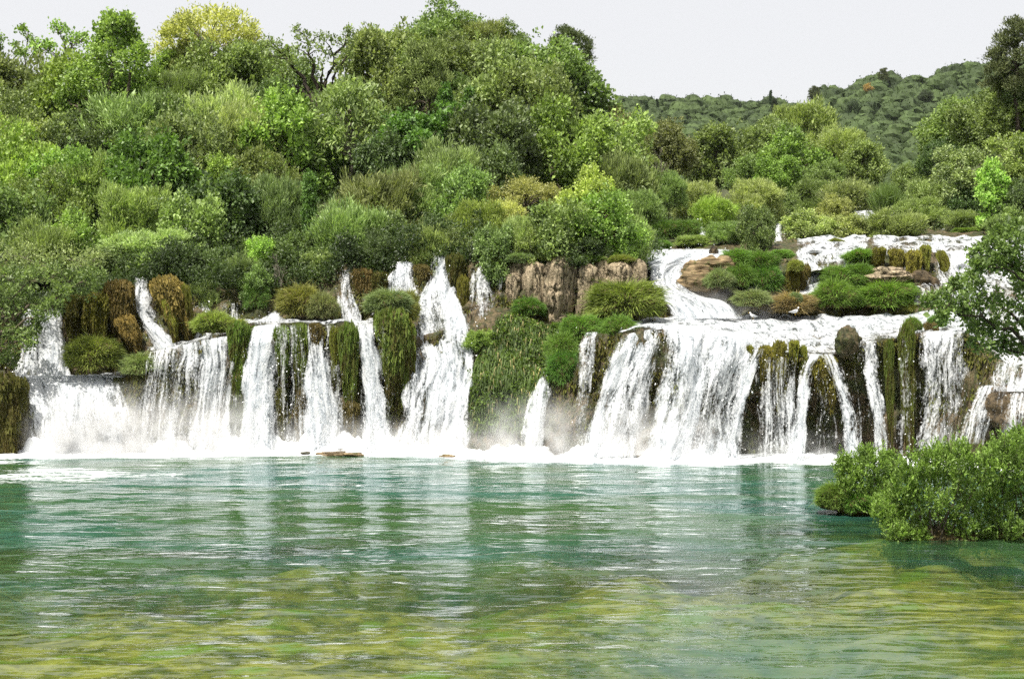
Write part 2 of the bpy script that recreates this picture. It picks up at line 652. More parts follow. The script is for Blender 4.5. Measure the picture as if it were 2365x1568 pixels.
def far_ground(px, t):
    """t 0..1 from the foot of the far hill to its ridge"""
    Y = 280 + t * 250
    foot = 452
    py = foot + (np.interp(px, FAR_X, FAR_P) + 6 - foot) * (t ** .9)
    return Y, CAM_H + (725 - py) * Y / 3285 - 4.0


def build_far():
    pxs = np.linspace(-2500, 4500, 180)
    ts = np.linspace(0, 1.0, 40)
    U, T = np.meshgrid(pxs, ts)
    Y, z = far_ground(U, T)
    rowY = np.full(len(pxs), 700.0)
    Yall = np.vstack([Y, rowY[None]])
    zall = np.vstack([z, (z[-1] - 40)[None]])
    Uall = np.vstack([U, U[-1:]])
    X = (Uall - 1182.5) / 3285 * Yall
    p = np.stack([X, Yall, zall], -1)
    p[..., 2] += fbm(p * np.array([.02, .02, 0]), 3, 31) * 2.0
    structure(link("hill", mesh_np("hill", p.reshape(-1, 3), grid_faces(len(pxs), len(ts) + 1), True), M_HILL))


build_far()


# ------------------------------------------------------------------ lake and its bed
BASE_PX = [-700, -100, 60, 560, 960, 1120, 1290, 1470, 1600, 1730, 1860, 1960, 2030, 2100, 2230, 2330, 3200]
BASE_YY = [73, 73.4, 74.5, 75.2, 75.2, 73.8, 72.4, 71, 70.5, 70.6, 70.5, 70.2, 70, 69.6, 69, 66.5, 64]


def base_Y(px):
    """where the falling water meets the lake"""
    return np.interp(px, BASE_PX, BASE_YY)


def shore_Y(X):
    """edge of the shallow algae shelf"""
    return np.interp(X, [-40, -14, -9, -2, 6, 14, 40], [38, 37.5, 36.0, 39.5, 41.0, 43.0, 44]) + 1.2 * np.sin(X * .7) + .6 * np.sin(X * 1.9 + 1)


def lake_depth(X, Y):
    q = np.stack([X, Y, 0 * X], -1)
    d = .32 + 3.0 * ss(-5.0, 14.0, Y - shore_Y(X) + 2.6 * fbm(q * np.array([.22, .4, 0]), 3, 45))
    p = np.stack([X, Y, 0 * X], -1)
    bumps = fbm(p * np.array([.12, .22, 0]), 3, 41)
    d = d - .9 * ss(.1, .55, bumps) * ss(0, 6, Y - shore_Y(X)) * (1 - ss(50, 58, Y))
    d = d - 1.6 * np.exp(-(((X - 13.0) / 3.2) ** 2 + ((Y - 50) / 4.0) ** 2))
    d = d + 1.3 * np.exp(-(((X - 5.5) / 4.0) ** 2 + ((Y - 30) / 3.6) ** 2))
    return np.maximum(d, .22)


def build_lake():
    xs = np.concatenate([np.linspace(-90, -30, 40)[:-1], np.linspace(-30, 30, 241), np.linspace(30, 90, 40)[1:]])
    ys = np.concatenate([np.linspace(2, 26, 24)[:-1], np.linspace(26, 78, 261)])
    X, Y = np.meshgrid(xs, ys)
    D = lake_depth(X, Y)
    pxs = PX(X, Y)
    dist = base_Y(np.clip(pxs, -700, 3200)) - Y
    p0 = np.stack([X, Y, 0 * X], -1)
    n = fbm(p0 * np.array([.10, .25, 0]), 3, 51)
    # boiling belt at the foot of the falls, weaker under the dark arch
    belt = (1.15 - ss(1.0, 5.5 + n * 2, dist) * 1.15) * (1 - .55 * ss(1640, 1760, pxs) * ss(.6, 1.6, dist))
    left = ss(950, 350, pxs) * ss(21, 11, dist) * ss(-.4, .5, n + .1) * .45
    mid = ss(1500, 1000, pxs) * ss(17, 9, dist) * ss(-.2, .6, n) * .38
    foam = np.clip(np.maximum(np.maximum(belt, left), mid), 0, 1.2)
    wave = fbm(p0 * np.array([.5, 1.1, 0]), 2, 61) * .035
    m = mesh_np("water", np.stack([X, Y, wave], -1).reshape(-1, 3), grid_faces(len(xs), len(ys)), True,
                pt_attr={"depth": D.ravel(), "foam": foam.ravel()})
    structure(link("water", m, M_LAKE))
    bx = np.linspace(-90, 90, 361)
    by = np.linspace(2, 80, 261)
    X, Y = np.meshgrid(bx, by)
    z = -lake_depth(X, Y) - .1 + .12 * fbm(np.stack([X, Y, 0 * X], -1) * .9, 3, 71)
    z = np.minimum(z, -.12)
    structure(link("lake_bed", mesh_np("lake_bed", np.stack([X, Y, z], -1).reshape(-1, 3), grid_faces(361, 261), True), M_BED))
    gx = np.linspace(-900, 900, 2)
    gy = np.linspace(-800, 900, 2)
    X, Y = np.meshgrid(gx, gy)
    structure(link("ground", mesh_np("ground", np.stack([X, Y, 0 * X - 6], -1).reshape(-1, 3), grid_faces(2, 2)), M_GROUND))


build_lake()


# ------------------------------------------------------------------ falling water
def sheet_mesh(L, R, dens, seed, thick=.2, bulge=.3, edge=.5, layers=2, step=.13, gap=.28, wobble=.18):
    """L, R: (k,3) left and right edge points, top to bottom; dens scalar or (k,)"""
    L, R = np.asarray(L, float), np.asarray(R, float)
    dens = np.broadcast_to(np.asarray(dens, float), (len(L),))
    s = np.concatenate([[0], np.cumsum(np.linalg.norm(np.diff((L + R) / 2, axis=0), axis=1))])
    nv = max(8, int(s[-1] / step))
    sv = np.linspace(0, s[-1], nv)

    def smooth(a):
        q = np.interp(sv, s, a)
        w = max(1, nv // 16)
        kz = np.ones(2 * w + 1) / (2 * w + 1)
        e = np.concatenate([2 * q[0] - q[1:w + 1][::-1], q, 2 * q[-1] - q[-w - 1:-1][::-1]])
        return np.convolve(e, kz, 'valid')

    Ls = np.stack([smooth(L[:, c]) for c in range(3)], -1)
    Rs = np.stack([smooth(R[:, c]) for c in range(3)], -1)
    dn = np.interp(sv, s, dens)
    wid = np.linalg.norm(Rs - Ls, axis=1)
    nu = max(4, int(wid.max() / step))
    Vs, Fs, UVs, Ds, off = [], [], [], [], 0
    for ly in range(layers):
        u = np.linspace(0, 1, nu)
        U, S = np.meshgrid(u, sv)
        W = np.repeat(wid[:, None], nu, 1)
        Pt = Ls[:, None] * (1 - U[..., None]) + Rs[:, None] * U[..., None]
        um = (U - .5) * W
        q = np.stack([um * 1.1 + seed * 7.3, S * .28 + ly * 11, 0 * um + seed], -1)
        col = fbm(q, 3, seed + ly)
        q2 = np.stack([um * 3.0, S * .9, 0 * um + seed * 3.1 + ly], -1)
        ch = fbm(q2, 2, seed + 5 + ly)
        grow = ss(0, 1.2, S)
        d = thick * (col * .9 + ch * .42) * grow + bulge * np.minimum(W, 2.0) * .5 * (1 - (2 * U - 1) ** 2) - ly * gap
        Pt = Pt + np.stack([wobble * vnoise(q2 * .7, seed + 9) * grow, -d, d * .12], -1)
        ed = np.minimum(U, 1 - U) * W
        en = edge * (1 + .8 * vnoise(np.stack([S * .9, U * 2, 0 * S + ly], -1), seed + 13))
        dd = dn[:, None] * ss(-.04, 1.0, ed / np.maximum(en, .05)) * (.94 if ly == 0 else .86)
        dd = dd + .22 * fbm(np.stack([um * .9, S * .22, 0 * S + seed], -1), 2, seed + 23) * (dn[:, None] < .97)
        Vs.append(Pt.reshape(-1, 3))
        Fs.append(grid_faces(nu, nv) + off)
        UVs.append(np.stack([um + ly * 17.3, -S], -1).reshape(-1, 2))
        Ds.append(np.clip(dd, 0, 1).ravel())
        off += nu * nv
    return np.concatenate(Vs), np.concatenate(Fs), np.concatenate(UVs), np.concatenate(Ds)


DROPS = []          # sample points for loose droplets
FALL_SEED = [1]


def fall(label, rows, dens=.9, veil=False, group="waterfalls over the travertine steps", **kw):
    """rows: (px_left, px_right, py or (py_left, py_right), Y)"""
    L, R = [], []
    for l, r, py, Y in rows:
        a, b = py if isinstance(py, tuple) else (py, py)
        L.append(P(l, a, Y))
        R.append(P(r, b, Y))
    FALL_SEED[0] += 1
    V, F, UV, D = sheet_mesh(L, R, dens, FALL_SEED[0], **kw)
    m = mesh_np("waterfall", V, F, True, pt_attr={"dens": D}, uv=UV)
    o = link("waterfall", m, M_WATER_VEIL if veil else M_WATER_CHUNK)
    tag(o, label, "waterfall", group)
    DROPS.append((V[D > .25][::7], FALL_SEED[0]))
    return o


def cliff_fall(label, px0, px1, v0, v1, dens, lift=.13, veil=False, group="waterfalls over the travertine steps", n=12, **kw):
    """a sheet of water that follows the rock from v0 (top) to v1 (bottom)"""
    FALL_SEED[0] += 1
    sd = FALL_SEED[0]
    nu, nv = int(abs(px1 - px0) / 5), int(abs(v1 - v0) * 34)
    U, V = np.meshgrid(np.linspace(px0, px1, nu), np.linspace(v0, v1, nv))
    p = cliff_at(U, V)
    d = cliff_relief(p) * np.where((V > 2.0) & (V < 3.0), .5, 1.0)
    r = .09 * fbm(np.stack([p[..., 0] * 1.4, V * 4, 0 * V], -1), 3, sd)
    p = p + np.stack([0 * d, -d - lift * .8 - r * .6, d * .25 + lift + r], -1)
    dl = np.linalg.norm(np.diff(p, axis=0), axis=-1)
    S = np.vstack([np.zeros((1, nu)), np.cumsum(dl, 0)])
    e = np.minimum(U - px0, px1 - U) / 14.0
    dd = (dens(U, V) if callable(dens) else dens) * ss(0, 1, e + .6 * vnoise(np.stack([V * 5, U * .02, 0 * V], -1), sd))
    m = mesh_np("waterfall", p.reshape(-1, 3), grid_faces(nu, nv), True, pt_attr={"dens": np.clip(dd, 0, 1).ravel()},
                uv=np.stack([p[..., 0], -S], -1).reshape(-1, 2))
    o = link("waterfall", m, M_WATER_VEIL if veil else M_WATER_RAPID)
    tag(o, label, "waterfall", group)
    return o


# far left
fall("white fall pouring down beside the dark tree at the far left edge", [(30, 150, 715, 79.8), (38, 152, 760, 79.2), (42, 155, 815, 78.4), (20, 165, 874, 77.6)], .88)
fall("thin white trickle at the extreme left, half hidden by the dark tree", [(0, 34, 790, 78.6), (5, 50, 830, 78), (15, 60, 876, 77.4)], .6)
fall("broad misty white fall dropping from the left ledge into the lake", [(40, 290, 868, 76.6), (58, 292, 888, 75.6), (66, 298, 950, 74.6), (70, 305, 1046, 73.6)], [.9, .95, .93, .97], thick=.4)
fall("narrow white chute between the brown mossy column and the orange mossy column", [(306, 342, 642, 80.3), (304, 352, 690, 79.6), (316, 366, 740, 79.2), (345, 442, 806, 78.4)], .86)
fall("pale veil of water left below the slender chute", [(312, 350, 745, 79.3), (310, 356, 780, 78.9), (310, 362, 818, 78.4)], .55, veil=True)
fall("greyish veil right of the orange mossy column", [(422, 462, 680, 80.8), (428, 494, 715, 80.2), (440, 508, 750, 79.8), (428, 494, 796, 79.0)], .72, veil=True)
fall("wide fluted curtain of thin water streams left of the tall moss pillar", [(338, 545, (815, 772), 76.1), (328, 550, (850, 830), 75.3), (302, 550, (950, 950), 74.8), (284, 552, 1044, 74.2)], [.66, .56, .52, .72], veil=True, thick=.34)
fall("bright chunky fall right of the tall moss pillar", [(574, 652, (756, 748), 76.4), (560, 645, 795, 75.5), (550, 640, 900, 74.8), (540, 645, 1042, 74.2)], .9)
fall("thin streams between the twin hanging moss columns", [(645, 722, 770, 76.0), (640, 720, 850, 75.4), (640, 716, 950, 74.9), (640, 712, 1042, 74.4)], .36, veil=True)
fall("spreading white fall right of the twin moss columns", [(696, 756, 760, 76.2), (700, 772, 850, 75.3), (698, 788, 950, 74.7), (690, 806, 1042, 74.2)], [.7, .85, .9, .9])
fall("narrow streams left of the long green moss column", [(742, 790, 752, 76.4), (752, 792, 850, 75.4), (758, 790, 960, 75)], .42, veil=True)
fall("white fall between the long green moss column and the bushy hanging column", [(808, 874, 744, 76.6), (820, 884, 800, 75.7), (830, 892, 900, 75), (828, 918, 1042, 74.2)], .88)
fall("white cascade sliding onto the left shelf behind the yellowish bush", [(618, 642, 700, 82.2), (606, 655, 720, 81.4), (585, 668, 744, 80.0)], .85)
fall("white fall dropping onto the shelf left of the brown hanging roots", [(776, 812, 622, 81.7), (772, 826, 680, 80.8), (775, 842, 746, 79.8)], .86)
fall("fan shaped white fall right of the brown hanging roots", [(906, 956, 606, 81.8), (896, 966, 650, 80.9), (890, 974, 692, 80.2)], .86)
fall("tall white torrent stepping from the cliff top down to the lake", [(996, 1040, 592, 81.6), (984, 1048, 650, 80.7), (946, 1066, 690, 79.8), (944, 1092, 760, 78.0), (940, 1110, 830, 76.8), (925, 1100, 930, 75.4), (900, 1085, 1040, 74.2)], [.9, .9, .93, .9, .93, .9, .93], thick=.42)
fall("sparkling fall right of the dark moss pillar near the cliff top", [(1116, 1136, 580, 81.4), (1082, 1146, 640, 80.4), (1076, 1150, 700, 79.6), (1078, 1116, 775, 78.2)], [.85, .74, .62, .55])
fall("thin trickle beside the smallest tufa column", [(1146, 1168, 640, 80.2), (1142, 1166, 690, 79.4), (1136, 1156, 730, 78.9)], .45, veil=True)
fall("short white spout leaving the green slope right of its foot", [(1256, 1263, 848, 74.6), (1222, 1276, 900, 73.8), (1202, 1268, 960, 73.2), (1192, 1256, 1040, 72.3)], .86)
# right main fall
fall("left strand of the big right fall beside the grassy bank", [(1346, 1392, 768, 74.6), (1332, 1386, 800, 73.7), (1326, 1376, 900, 72.6), (1310, 1362, 1050, 71.8)], .72)
fall("smooth arching left part of the big right fall", [(1432, 1545, (776, 752), 74.0), (1402, 1532, 820, 72.8), (1370, 1505, 920, 71.8), (1345, 1492, 1056, 71.0)], .88, thick=.4)
fall("thickest whitest stream in the middle of the big right fall", [(1528, 1652, (752, 754), 73.2), (1528, 1648, 800, 71.9), (1504, 1640, 900, 70.9), (1488, 1592, 1062, 70.0)], .92, thick=.42)
fall("broken stream with dark gaps right of the thickest stream", [(1622, 1760, (758, 778), 72.7), (1602, 1748, 830, 71.3), (1580, 1722, 930, 70.5), (1568, 1702, 1066, 69.8)], .74, thick=.4)
fall("curving strand at the left rim of the dark hollow", [(1728, 1770, 806, 71.8), (1702, 1748, 860, 71.0), (1684, 1726, 960, 70.2), (1666, 1720, 1066, 69.6)], .9)
fall("fine droplets raining across the dark hollow under the lip", [(1740, 1850, 826, 71.4), (1738, 1850, 900, 71.0), (1735, 1860, 1068, 70.0)], [.5, .54, .62], veil=True)
fall("narrow strand falling in the middle of the dark hollow", [(1826, 1850, 836, 71.2), (1806, 1846, 940, 70.4), (1792, 1850, 1068, 69.6)], [.75, .6, .55])
fall("left leg of the water arch over the dark hollow", [(1862, 1905, 818, 71.2), (1840, 1884, 860, 70.6), (1830, 1868, 960, 69.9), (1814, 1862, 1068, 69.2)], .9)
fall("right leg of the water arch over the dark hollow", [(1890, 1938, 818, 71.1), (1920, 1962, 880, 70.5), (1940, 1976, 960, 69.8), (1950, 1992, 1066, 69.1)], .9)
fall("single threads of water dripping under the water arch", [(1872, 1938, 850, 71.3), (1872, 1944, 950, 71), (1872, 1950, 1066, 70)], .45, veil=True)
fall("twin streams right of the dark olive boulder", [(1976, 2040, 788, 71.2), (1986, 2036, 860, 70.3), (2002, 2050, 960, 69.6), (2010, 2064, 1056, 69.0)], .84)
fall("thin streams left of the hanging moss near the right edge", [(2062, 2080, 830, 71.0), (2060, 2078, 930, 70.2), (2055, 2082, 1050, 69.4)], .35, veil=True)
fall("stream of drops between the water arch and the twin streams", [(1950, 1990, 815, 71.0), (1962, 1996, 900, 70.4), (1972, 2008, 1062, 69.4)], [.5, .58, .62], veil=True)
fall("threads of water over the wide dark moss column near the right edge", [(2066, 2122, 775, 70.6), (2070, 2124, 900, 70.0), (2064, 2120, 1050, 69.2)], [.40, .42, .5], veil=True)
fall("threads of water over the twin hanging moss columns and their feet", [(560, 760, 752, 75.3), (556, 770, 880, 74.8), (548, 780, 1042, 74.2)], [.22, .30, .46], veil=True)
fall("threads of water around the long green moss column", [(740, 900, 752, 75.2), (740, 905, 880, 74.8), (740, 920, 1042, 74.1)], [.18, .30, .48], veil=True)
fall("small veil in the shade above the fluted curtain", [(500, 560, 700, 80.2), (496, 566, 740, 79.6), (490, 560, 775, 78.8)], .5, veil=True)
fall("small white steps below the fan shaped fall", [(850, 960, 700, 79.6), (844, 950, 722, 79.0), (846, 930, 745, 78.0)], .62)
fall("wide speckled curtain behind the dark leaning tree on the right", [(2120, 2236, 766, 70.9), (2114, 2238, 820, 69.9), (2112, 2238, 930, 69.2), (2112, 2196, 1040, 68.7)], [.78, .68, .58, .7])
fall("white spill fanning down left of the wet brown boulder", [(2262, 2300, 890, 66.6), (2225, 2296, 940, 65.9), (2185, 2290, 1025, 65.2)], .66, veil=True)
fall("white rapids tumbling onto the wet brown boulder at the right edge", [(2290, 2420, 822, 67.2), (2282, 2420, 860, 66.4), (2270, 2420, 905, 65.6)], .8)
fall("thin water sheet spread over the front of the wet brown boulder", [(2312, 2420, 908, 64.2), (2300, 2420, 960, 63.4), (2290, 2420, 1030, 63.2)], .5, veil=True)
fall("grey ribbon of water running down the wet brown boulder", [(2305, 2330, 905, 65.0), (2296, 2322, 960, 64.4), (2290, 2312, 1040, 64.0)], .55, veil=True)
# sloping water on the shelves
cliff_fall("sheet of white water sliding over the broad shelf above the big right fall", 1425, 2246, 3.0, 1.96, lambda U, V: .84 + .1 * ss(2.2, 2.7, V) - .16 * ss(1780, 1850, U) * (1 - ss(2.02, 2.3, V)))
cliff_fall("thin white sheet on the shelf above the left moss columns", 560, 880, 3.05, 1.98, .72)
cliff_fall("foaming white ledge at the far left under the leaning tree", 20, 300, 3.0, 1.98, .8)
cliff_fall("white water crossing the ledge above the fluted curtain", 340, 540, 3.0, 1.98, .62)
# upper right cascades
fall("wide white chute rushing past the end of the tufa columns", [(1488, 1702, 577, 89.4), (1488, 1690, 598, 84.6), (1490, 1590, 622, 83.2), (1506, 1584, 672, 81.8), (1528, 1700, 702, 80.8), (1542, 1728, 737, 80.0)], .96, layers=2, thick=.4, edge=.5)
cliff_fall("white water spread over the upper ledge right of the tall shrub", 1836, 2010, 6.0, 3.6, lambda U, V: .86 - .3 * ss(.2, .6, vnoise(np.stack([U * .03, V * 3, 0 * U], -1), 77)))
cliff_fall("long white sheet along the highest ledge at the right", 2010, 2440, 6.0, 4.9, lambda U, V: .80 + .22 * vnoise(np.stack([U * .035, V * 4, 0 * U], -1), 79))
cliff_fall("broken water running down over the mossy rock face at the right", 2020, 2250, 4.95, 3.3, lambda U, V: .42 + .4 * ss(2150, 2220, U) + .16 * vnoise(np.stack([U * .04, V * 2, 0 * U], -1), 78), veil=True)
cliff_fall("white rapids behind the leaves of the dark leaning tree", 2180, 2460, 4.95, 2.0, lambda U, V: .78 + .22 * vnoise(np.stack([U * .03, V * 3, 0 * U], -1), 80))
fall("thin single jet falling left of the green mossy face", [(1797, 1806, 606, 83.0), (1797, 1805, 650, 82.6), (1798, 1806, 694, 82.0)], .8, layers=1, edge=.08)
fall("white ribbon curving down right of the green mossy face", [(1836, 1862, 598, 83.6), (1856, 1880, 640, 82.8), (1862, 1878, 700, 82.0)], .75)
fall("narrow white fall right of the tall shrub", [(1786, 1812, 516, 97), (1782, 1812, 545, 95), (1776, 1820, 582, 92)], .9)
fall("small white fall right of the two dark round tussocks", [(1608, 1630, 506, 101), (1604, 1632, 530, 99), (1600, 1636, 556, 97)], .8)
fall("small white cascade left of the two dark round tussocks", [(1500, 1516, 530, 100), (1492, 1512, 545, 99), (1484, 1504, 560, 98)], .8)
fall("farthest tiny white fall high among the shrubs", [(1966, 2030, 488, 119), (1964, 2028, 500, 118), (1966, 2022, 516, 117)], .85)
fall("little white cascade above the highest ledge at the right", [(2168, 2192, 526, 104), (2156, 2182, 540, 103), (2140, 2172, 552, 101)], .85)


def build_foam():
    """boiling froth at the foot of the falls"""
    pxs = np.linspace(-60, 2300, 640)
    dv = np.linspace(-.9, 2.6, 26)
    U, D = np.meshgrid(pxs, dv)
    Y = base_Y(U) - .2 - D
    X = (U - 1182.5) / 3285 * Y
    p = np.stack([X, Y, 0 * X], -1)
    n = fbm(p * np.array([1.2, 1.6, 0]), 4, 81)
    big = fbm(p * np.array([.35, .5, 0]), 2, 82)
    h = (.38 + .45 * n + .3 * big) * np.exp(-((D - .3) / 1.0) ** 2)
    h = h * np.interp(U, [-60, 0, 60, 1050, 1100, 1180, 1300, 1660, 1720, 2000, 2300], [.2, .4, 1.2, 1.1, .5, .9, 1.2, 1.1, .35, .35, .3])
    z = h - .10
    m = mesh_np("foam", np.stack([X, Y, z], -1).reshape(-1, 3), grid_faces(len(pxs), len(dv)), True)
    structure(link("foam", m, M_FOAM), 'stuff')


build_foam()


def build_droplets():
    rng = np.random.default_rng(5)
    pts = []
    for V, s in DROPS:
        k = min(len(V), 420)
        q = V[rng.choice(len(V), k, replace=False)]
        q = q + rng.normal(0, 1, q.shape) * np.array([.22, .22, .2]) + np.array([0, -.28, 0])
        pts.append(q)
    q = np.concatenate(pts)
    a = rng.normal(0, 1, (len(q), 4, 3)) * (.013 + .024 * rng.random((len(q), 1, 1)) ** 3)
    V = (q[:, None] + a).reshape(-1, 3)
    b = np.arange(len(q))[:, None] * 4
    F = np.concatenate([b + np.array([[0, 1, 2]]), b + np.array([[0, 2, 3]]), b + np.array([[0, 3, 1]]), b + np.array([[1, 3, 2]])])
    o = link("spray_droplets", mesh_np("spray_droplets", V, F), M_DROP)
    structure(o, 'stuff')


build_droplets()


def volume_box(name, lo, hi, mat):
    lo, hi = np.asarray(lo, float), np.asarray(hi, float)
    V = np.array([[x, y, z] for x in (0, 1) for y in (0, 1) for z in (0, 1)]) * (hi - lo) + lo
    F = np.array([[0, 1, 3, 2], [4, 6, 7, 5], [0, 4, 5, 1], [2, 3, 7, 6], [0, 2, 6, 4], [1, 5, 7, 3]])
    o = link(name, mesh_np(name, V, F), mat)
    structure(o, 'stuff')
    return o


def haze():
    k = NT("thin_air_haze")
    v = k.n("ShaderNodeVolumePrincipled")
    k.put(v.inputs["Color"], (.90, .94, 1.0))
    k.put(v.inputs["Density"], .000034)
    k.put(v.inputs["Anisotropy"], .2)
    k.t.links.new(v.outputs[0], k.out.inputs["Volume"])
    volume_box("haze", (-1000, -900, -7.5), (1000, 1000, 150), k.m)


haze()


def mist():
    """spray hanging at the foot of the falls"""
    k = NT("spray_mist")
    p = k.pos()
    tc = k.n("ShaderNodeTexCoord").outputs["Generated"]
    sep = k.n("ShaderNodeSeparateXYZ")
    k.put(sep.inputs[0], tc)

    def dome(s, a=.5):
        d = k.math('ABSOLUTE', k.math('SUBTRACT', sep.outputs[s], .5))
        return k.ramp(d, .5, .5 - a)
    n = k.noise(p, .75, 3, .6)
    f = k.math('MULTIPLY', dome(0, .4), dome(1, .4))
    f = k.math('MULTIPLY', f, k.math('POWER', k.math('SUBTRACT', 1.0, sep.outputs[2], clamp=True), 1.6))
    f = k.math('MULTIPLY', f, k.ramp(n, .36, .7))
    v = k.n("ShaderNodeVolumePrincipled")
    k.put(v.inputs["Color"], (1, 1, 1))
    oi = k.n("ShaderNodeObjectInfo")
    k.put(v.inputs["Density"], k.math('MULTIPLY', f, k.math('MULTIPLY', oi.outputs["Alpha"], 2.4)))
    k.put(v.inputs["Anisotropy"], 0.0)
    k.t.links.new(v.outputs[0], k.out.inputs["Volume"])
    for px0, px1, ytop, Yf, Yb, a in [
        (20, 380, 880, 71.4, 75.2, 1.25), (290, 620, 900, 71.6, 75.4, .95), (560, 1000, 960, 71.8, 75.2, .5), (860, 1160, 950, 71.4, 75.0, .6),
        (1080, 1400, 900, 69.6, 73.2, .55), (1320, 1720, 930, 68.4, 72.0, .75), (1690, 2000, 990, 67.4, 70.2, .22),
        (1540, 1860, 655, 79.4, 82.2, .6)]:
        pb = 742 if ytop < 700 else 1060
        a0, a1 = P(px0, pb, Yf), P(px1, ytop, Yf)
        o = volume_box("mist", (a0[0], Yf, max(a0[2], .05)), (a1[0], Yb, a1[2]), k.m)
        o.color = (1, 1, 1, a)


mist()

# ------------------------------------------------------------------ foliage builders
def rdirs(rng, n):
    return unit(rng.normal(0, 1, (n, 3)))


def fib(n):
    k = np.arange(n) + .5
    z = 1 - 2 * k / n
    a = math.pi * (1 + 5 ** .5) * k
    r = np.sqrt(1 - z * z)
    return np.stack([r * np.cos(a), r * np.sin(a), z], -1)


def leaves(rng, C, N, n, spread, L, W, outw=.7, up=.35, rand=.7, tonevar=.2, flat=.5):
    """n diamond leaves round each cluster centre C with outward direction N -> V (k,4,3), tone (k,)"""
    m = len(C)
    c = np.repeat(C, n, 0)
    o = np.repeat(N, n, 0)
    pos = c + rng.normal(0, 1, (m * n, 3)) * spread
    a = unit(o * outw + rng.normal(0, 1, (m * n, 3)) * rand + np.array([0, 0, up]))
    nr = unit(o * .5 + rng.normal(0, 1, (m * n, 3)) * .6 + np.array([0, 0, flat]))
    s = unit(np.cross(a, nr))
    f = rng.uniform(.6, 1.3, (m * n, 1))
    Lf, Wf = L * f, W * f
    bend = nr * Lf * .12
    V = np.stack([pos, pos + a * Lf * .5 + s * Wf * .5 + bend, pos + a * Lf, pos + a * Lf * .5 - s * Wf * .5 + bend], 1)
    tone = np.clip(.5 + np.repeat(rng.normal(0, tonevar, m), n) + rng.normal(0, .16, m * n), 0, 1)
    return V, tone


def foliage_mesh(name, parts):
    V = np.concatenate([p[0] for p in parts]).reshape(-1, 3)
    t = np.concatenate([p[1] for p in parts])
    F = np.arange(len(V)).reshape(-1, 4)
    return mesh_np(name, V, F, False, face_attr={"tone": t})


def lobe_set(rng, radii, nl, lr, zmin=-.6, jit=.25, shell=.72):
    d = unit(fib(int(nl * 1.5)) + rng.normal(0, jit, (int(nl * 1.5), 3)))
    d = d[d[:, 2] > zmin]
    d = d[rng.permutation(len(d))[:nl]]
    c = d * np.asarray(radii) * (shell * rng.uniform(.65, 1.22, (len(d), 1)))
    r = lr * rng.uniform(.6, 1.4, len(d))
    return c, r, d


def crown_from_lobes(rng, c, r, d, ncl, n, spread, L, W, squash=.85, upbias=.4, core=None, airy=.14, **kw):
    m = len(c)
    dd = unit(rdirs(rng, m * ncl) + np.repeat(d, ncl, 0) * .55 + np.array([0, 0, upbias]))
    rr = np.repeat(r, ncl)[:, None] * np.where(rng.random((m * ncl, 1)) < airy, rng.uniform(1.05, 1.5, (m * ncl, 1)), rng.uniform(.70, 1.08, (m * ncl, 1)))
    cl = np.repeat(c, ncl, 0) + dd * rr * np.array([1, 1, squash])
    parts = [leaves(rng, cl, dd, n, spread, L, W, **kw)]
    # inner leaves keep the crown from being see-through
    k = core if core is not None else ncl // 2
    if k:
        di = rdirs(rng, m * k)
        ci = np.repeat(c, k, 0) + di * np.repeat(r, k)[:, None] * rng.uniform(.1, .7, (m * k, 1))
        parts.append(leaves(rng, ci, di, max(3, n // 3), spread * 1.3, L * 1.6, W * 2.0, tonevar=.1))
    return parts, cl


def limb(rng, a, b, r0, r1, k=5, sag=.08):
    t = np.linspace(0, 1, k)[:, None]
    p = a + (b - a) * t
    ln = np.linalg.norm(b - a)
    p = p + rng.normal(0, sag * ln * .35, (k, 3)) * np.sin(t * math.pi) + np.array([0, 0, 1]) * sag * ln * np.sin(t * math.pi)
    return p, np.linspace(r0, r1, k)


def trunk_paths(rng, h, c, top=.25, r0=.075, fork=-.35):
    """trunk from (0,0,-h) to near the crown centre, and a limb to each lobe"""
    tr = limb(rng, np.array([0, 0, -h]), np.array([rng.normal(0, .06), rng.normal(0, .06), top]), r0, r0 * .45, 7, .05)
    out = [tr]
    for q in c:
        z = np.clip(q[2] - .35, fork, top)
        s = (z + h) / (top + h)
        base = np.array([np.interp(s, np.linspace(0, 1, 7), tr[0][:, i]) for i in range(3)])
        out.append(limb(rng, base, q, r0 * .42, r0 * .12, 5, .1))
    return out


PROTO = {}


def add_proto(key, crown_parts, paths, h, mat=None, sides=5):
    crown = foliage_mesh("crown", crown_parts) if crown_parts else None
    if crown:
        crown.materials.append(mat or M_LEAF)
    tm = None
    if paths:
        V, F = tubes(paths, sides)
        tm = mesh_np("trunk", V, F, True)
        tm.materials.append(M_BARK)
    PROTO[key] = (crown, tm, h)


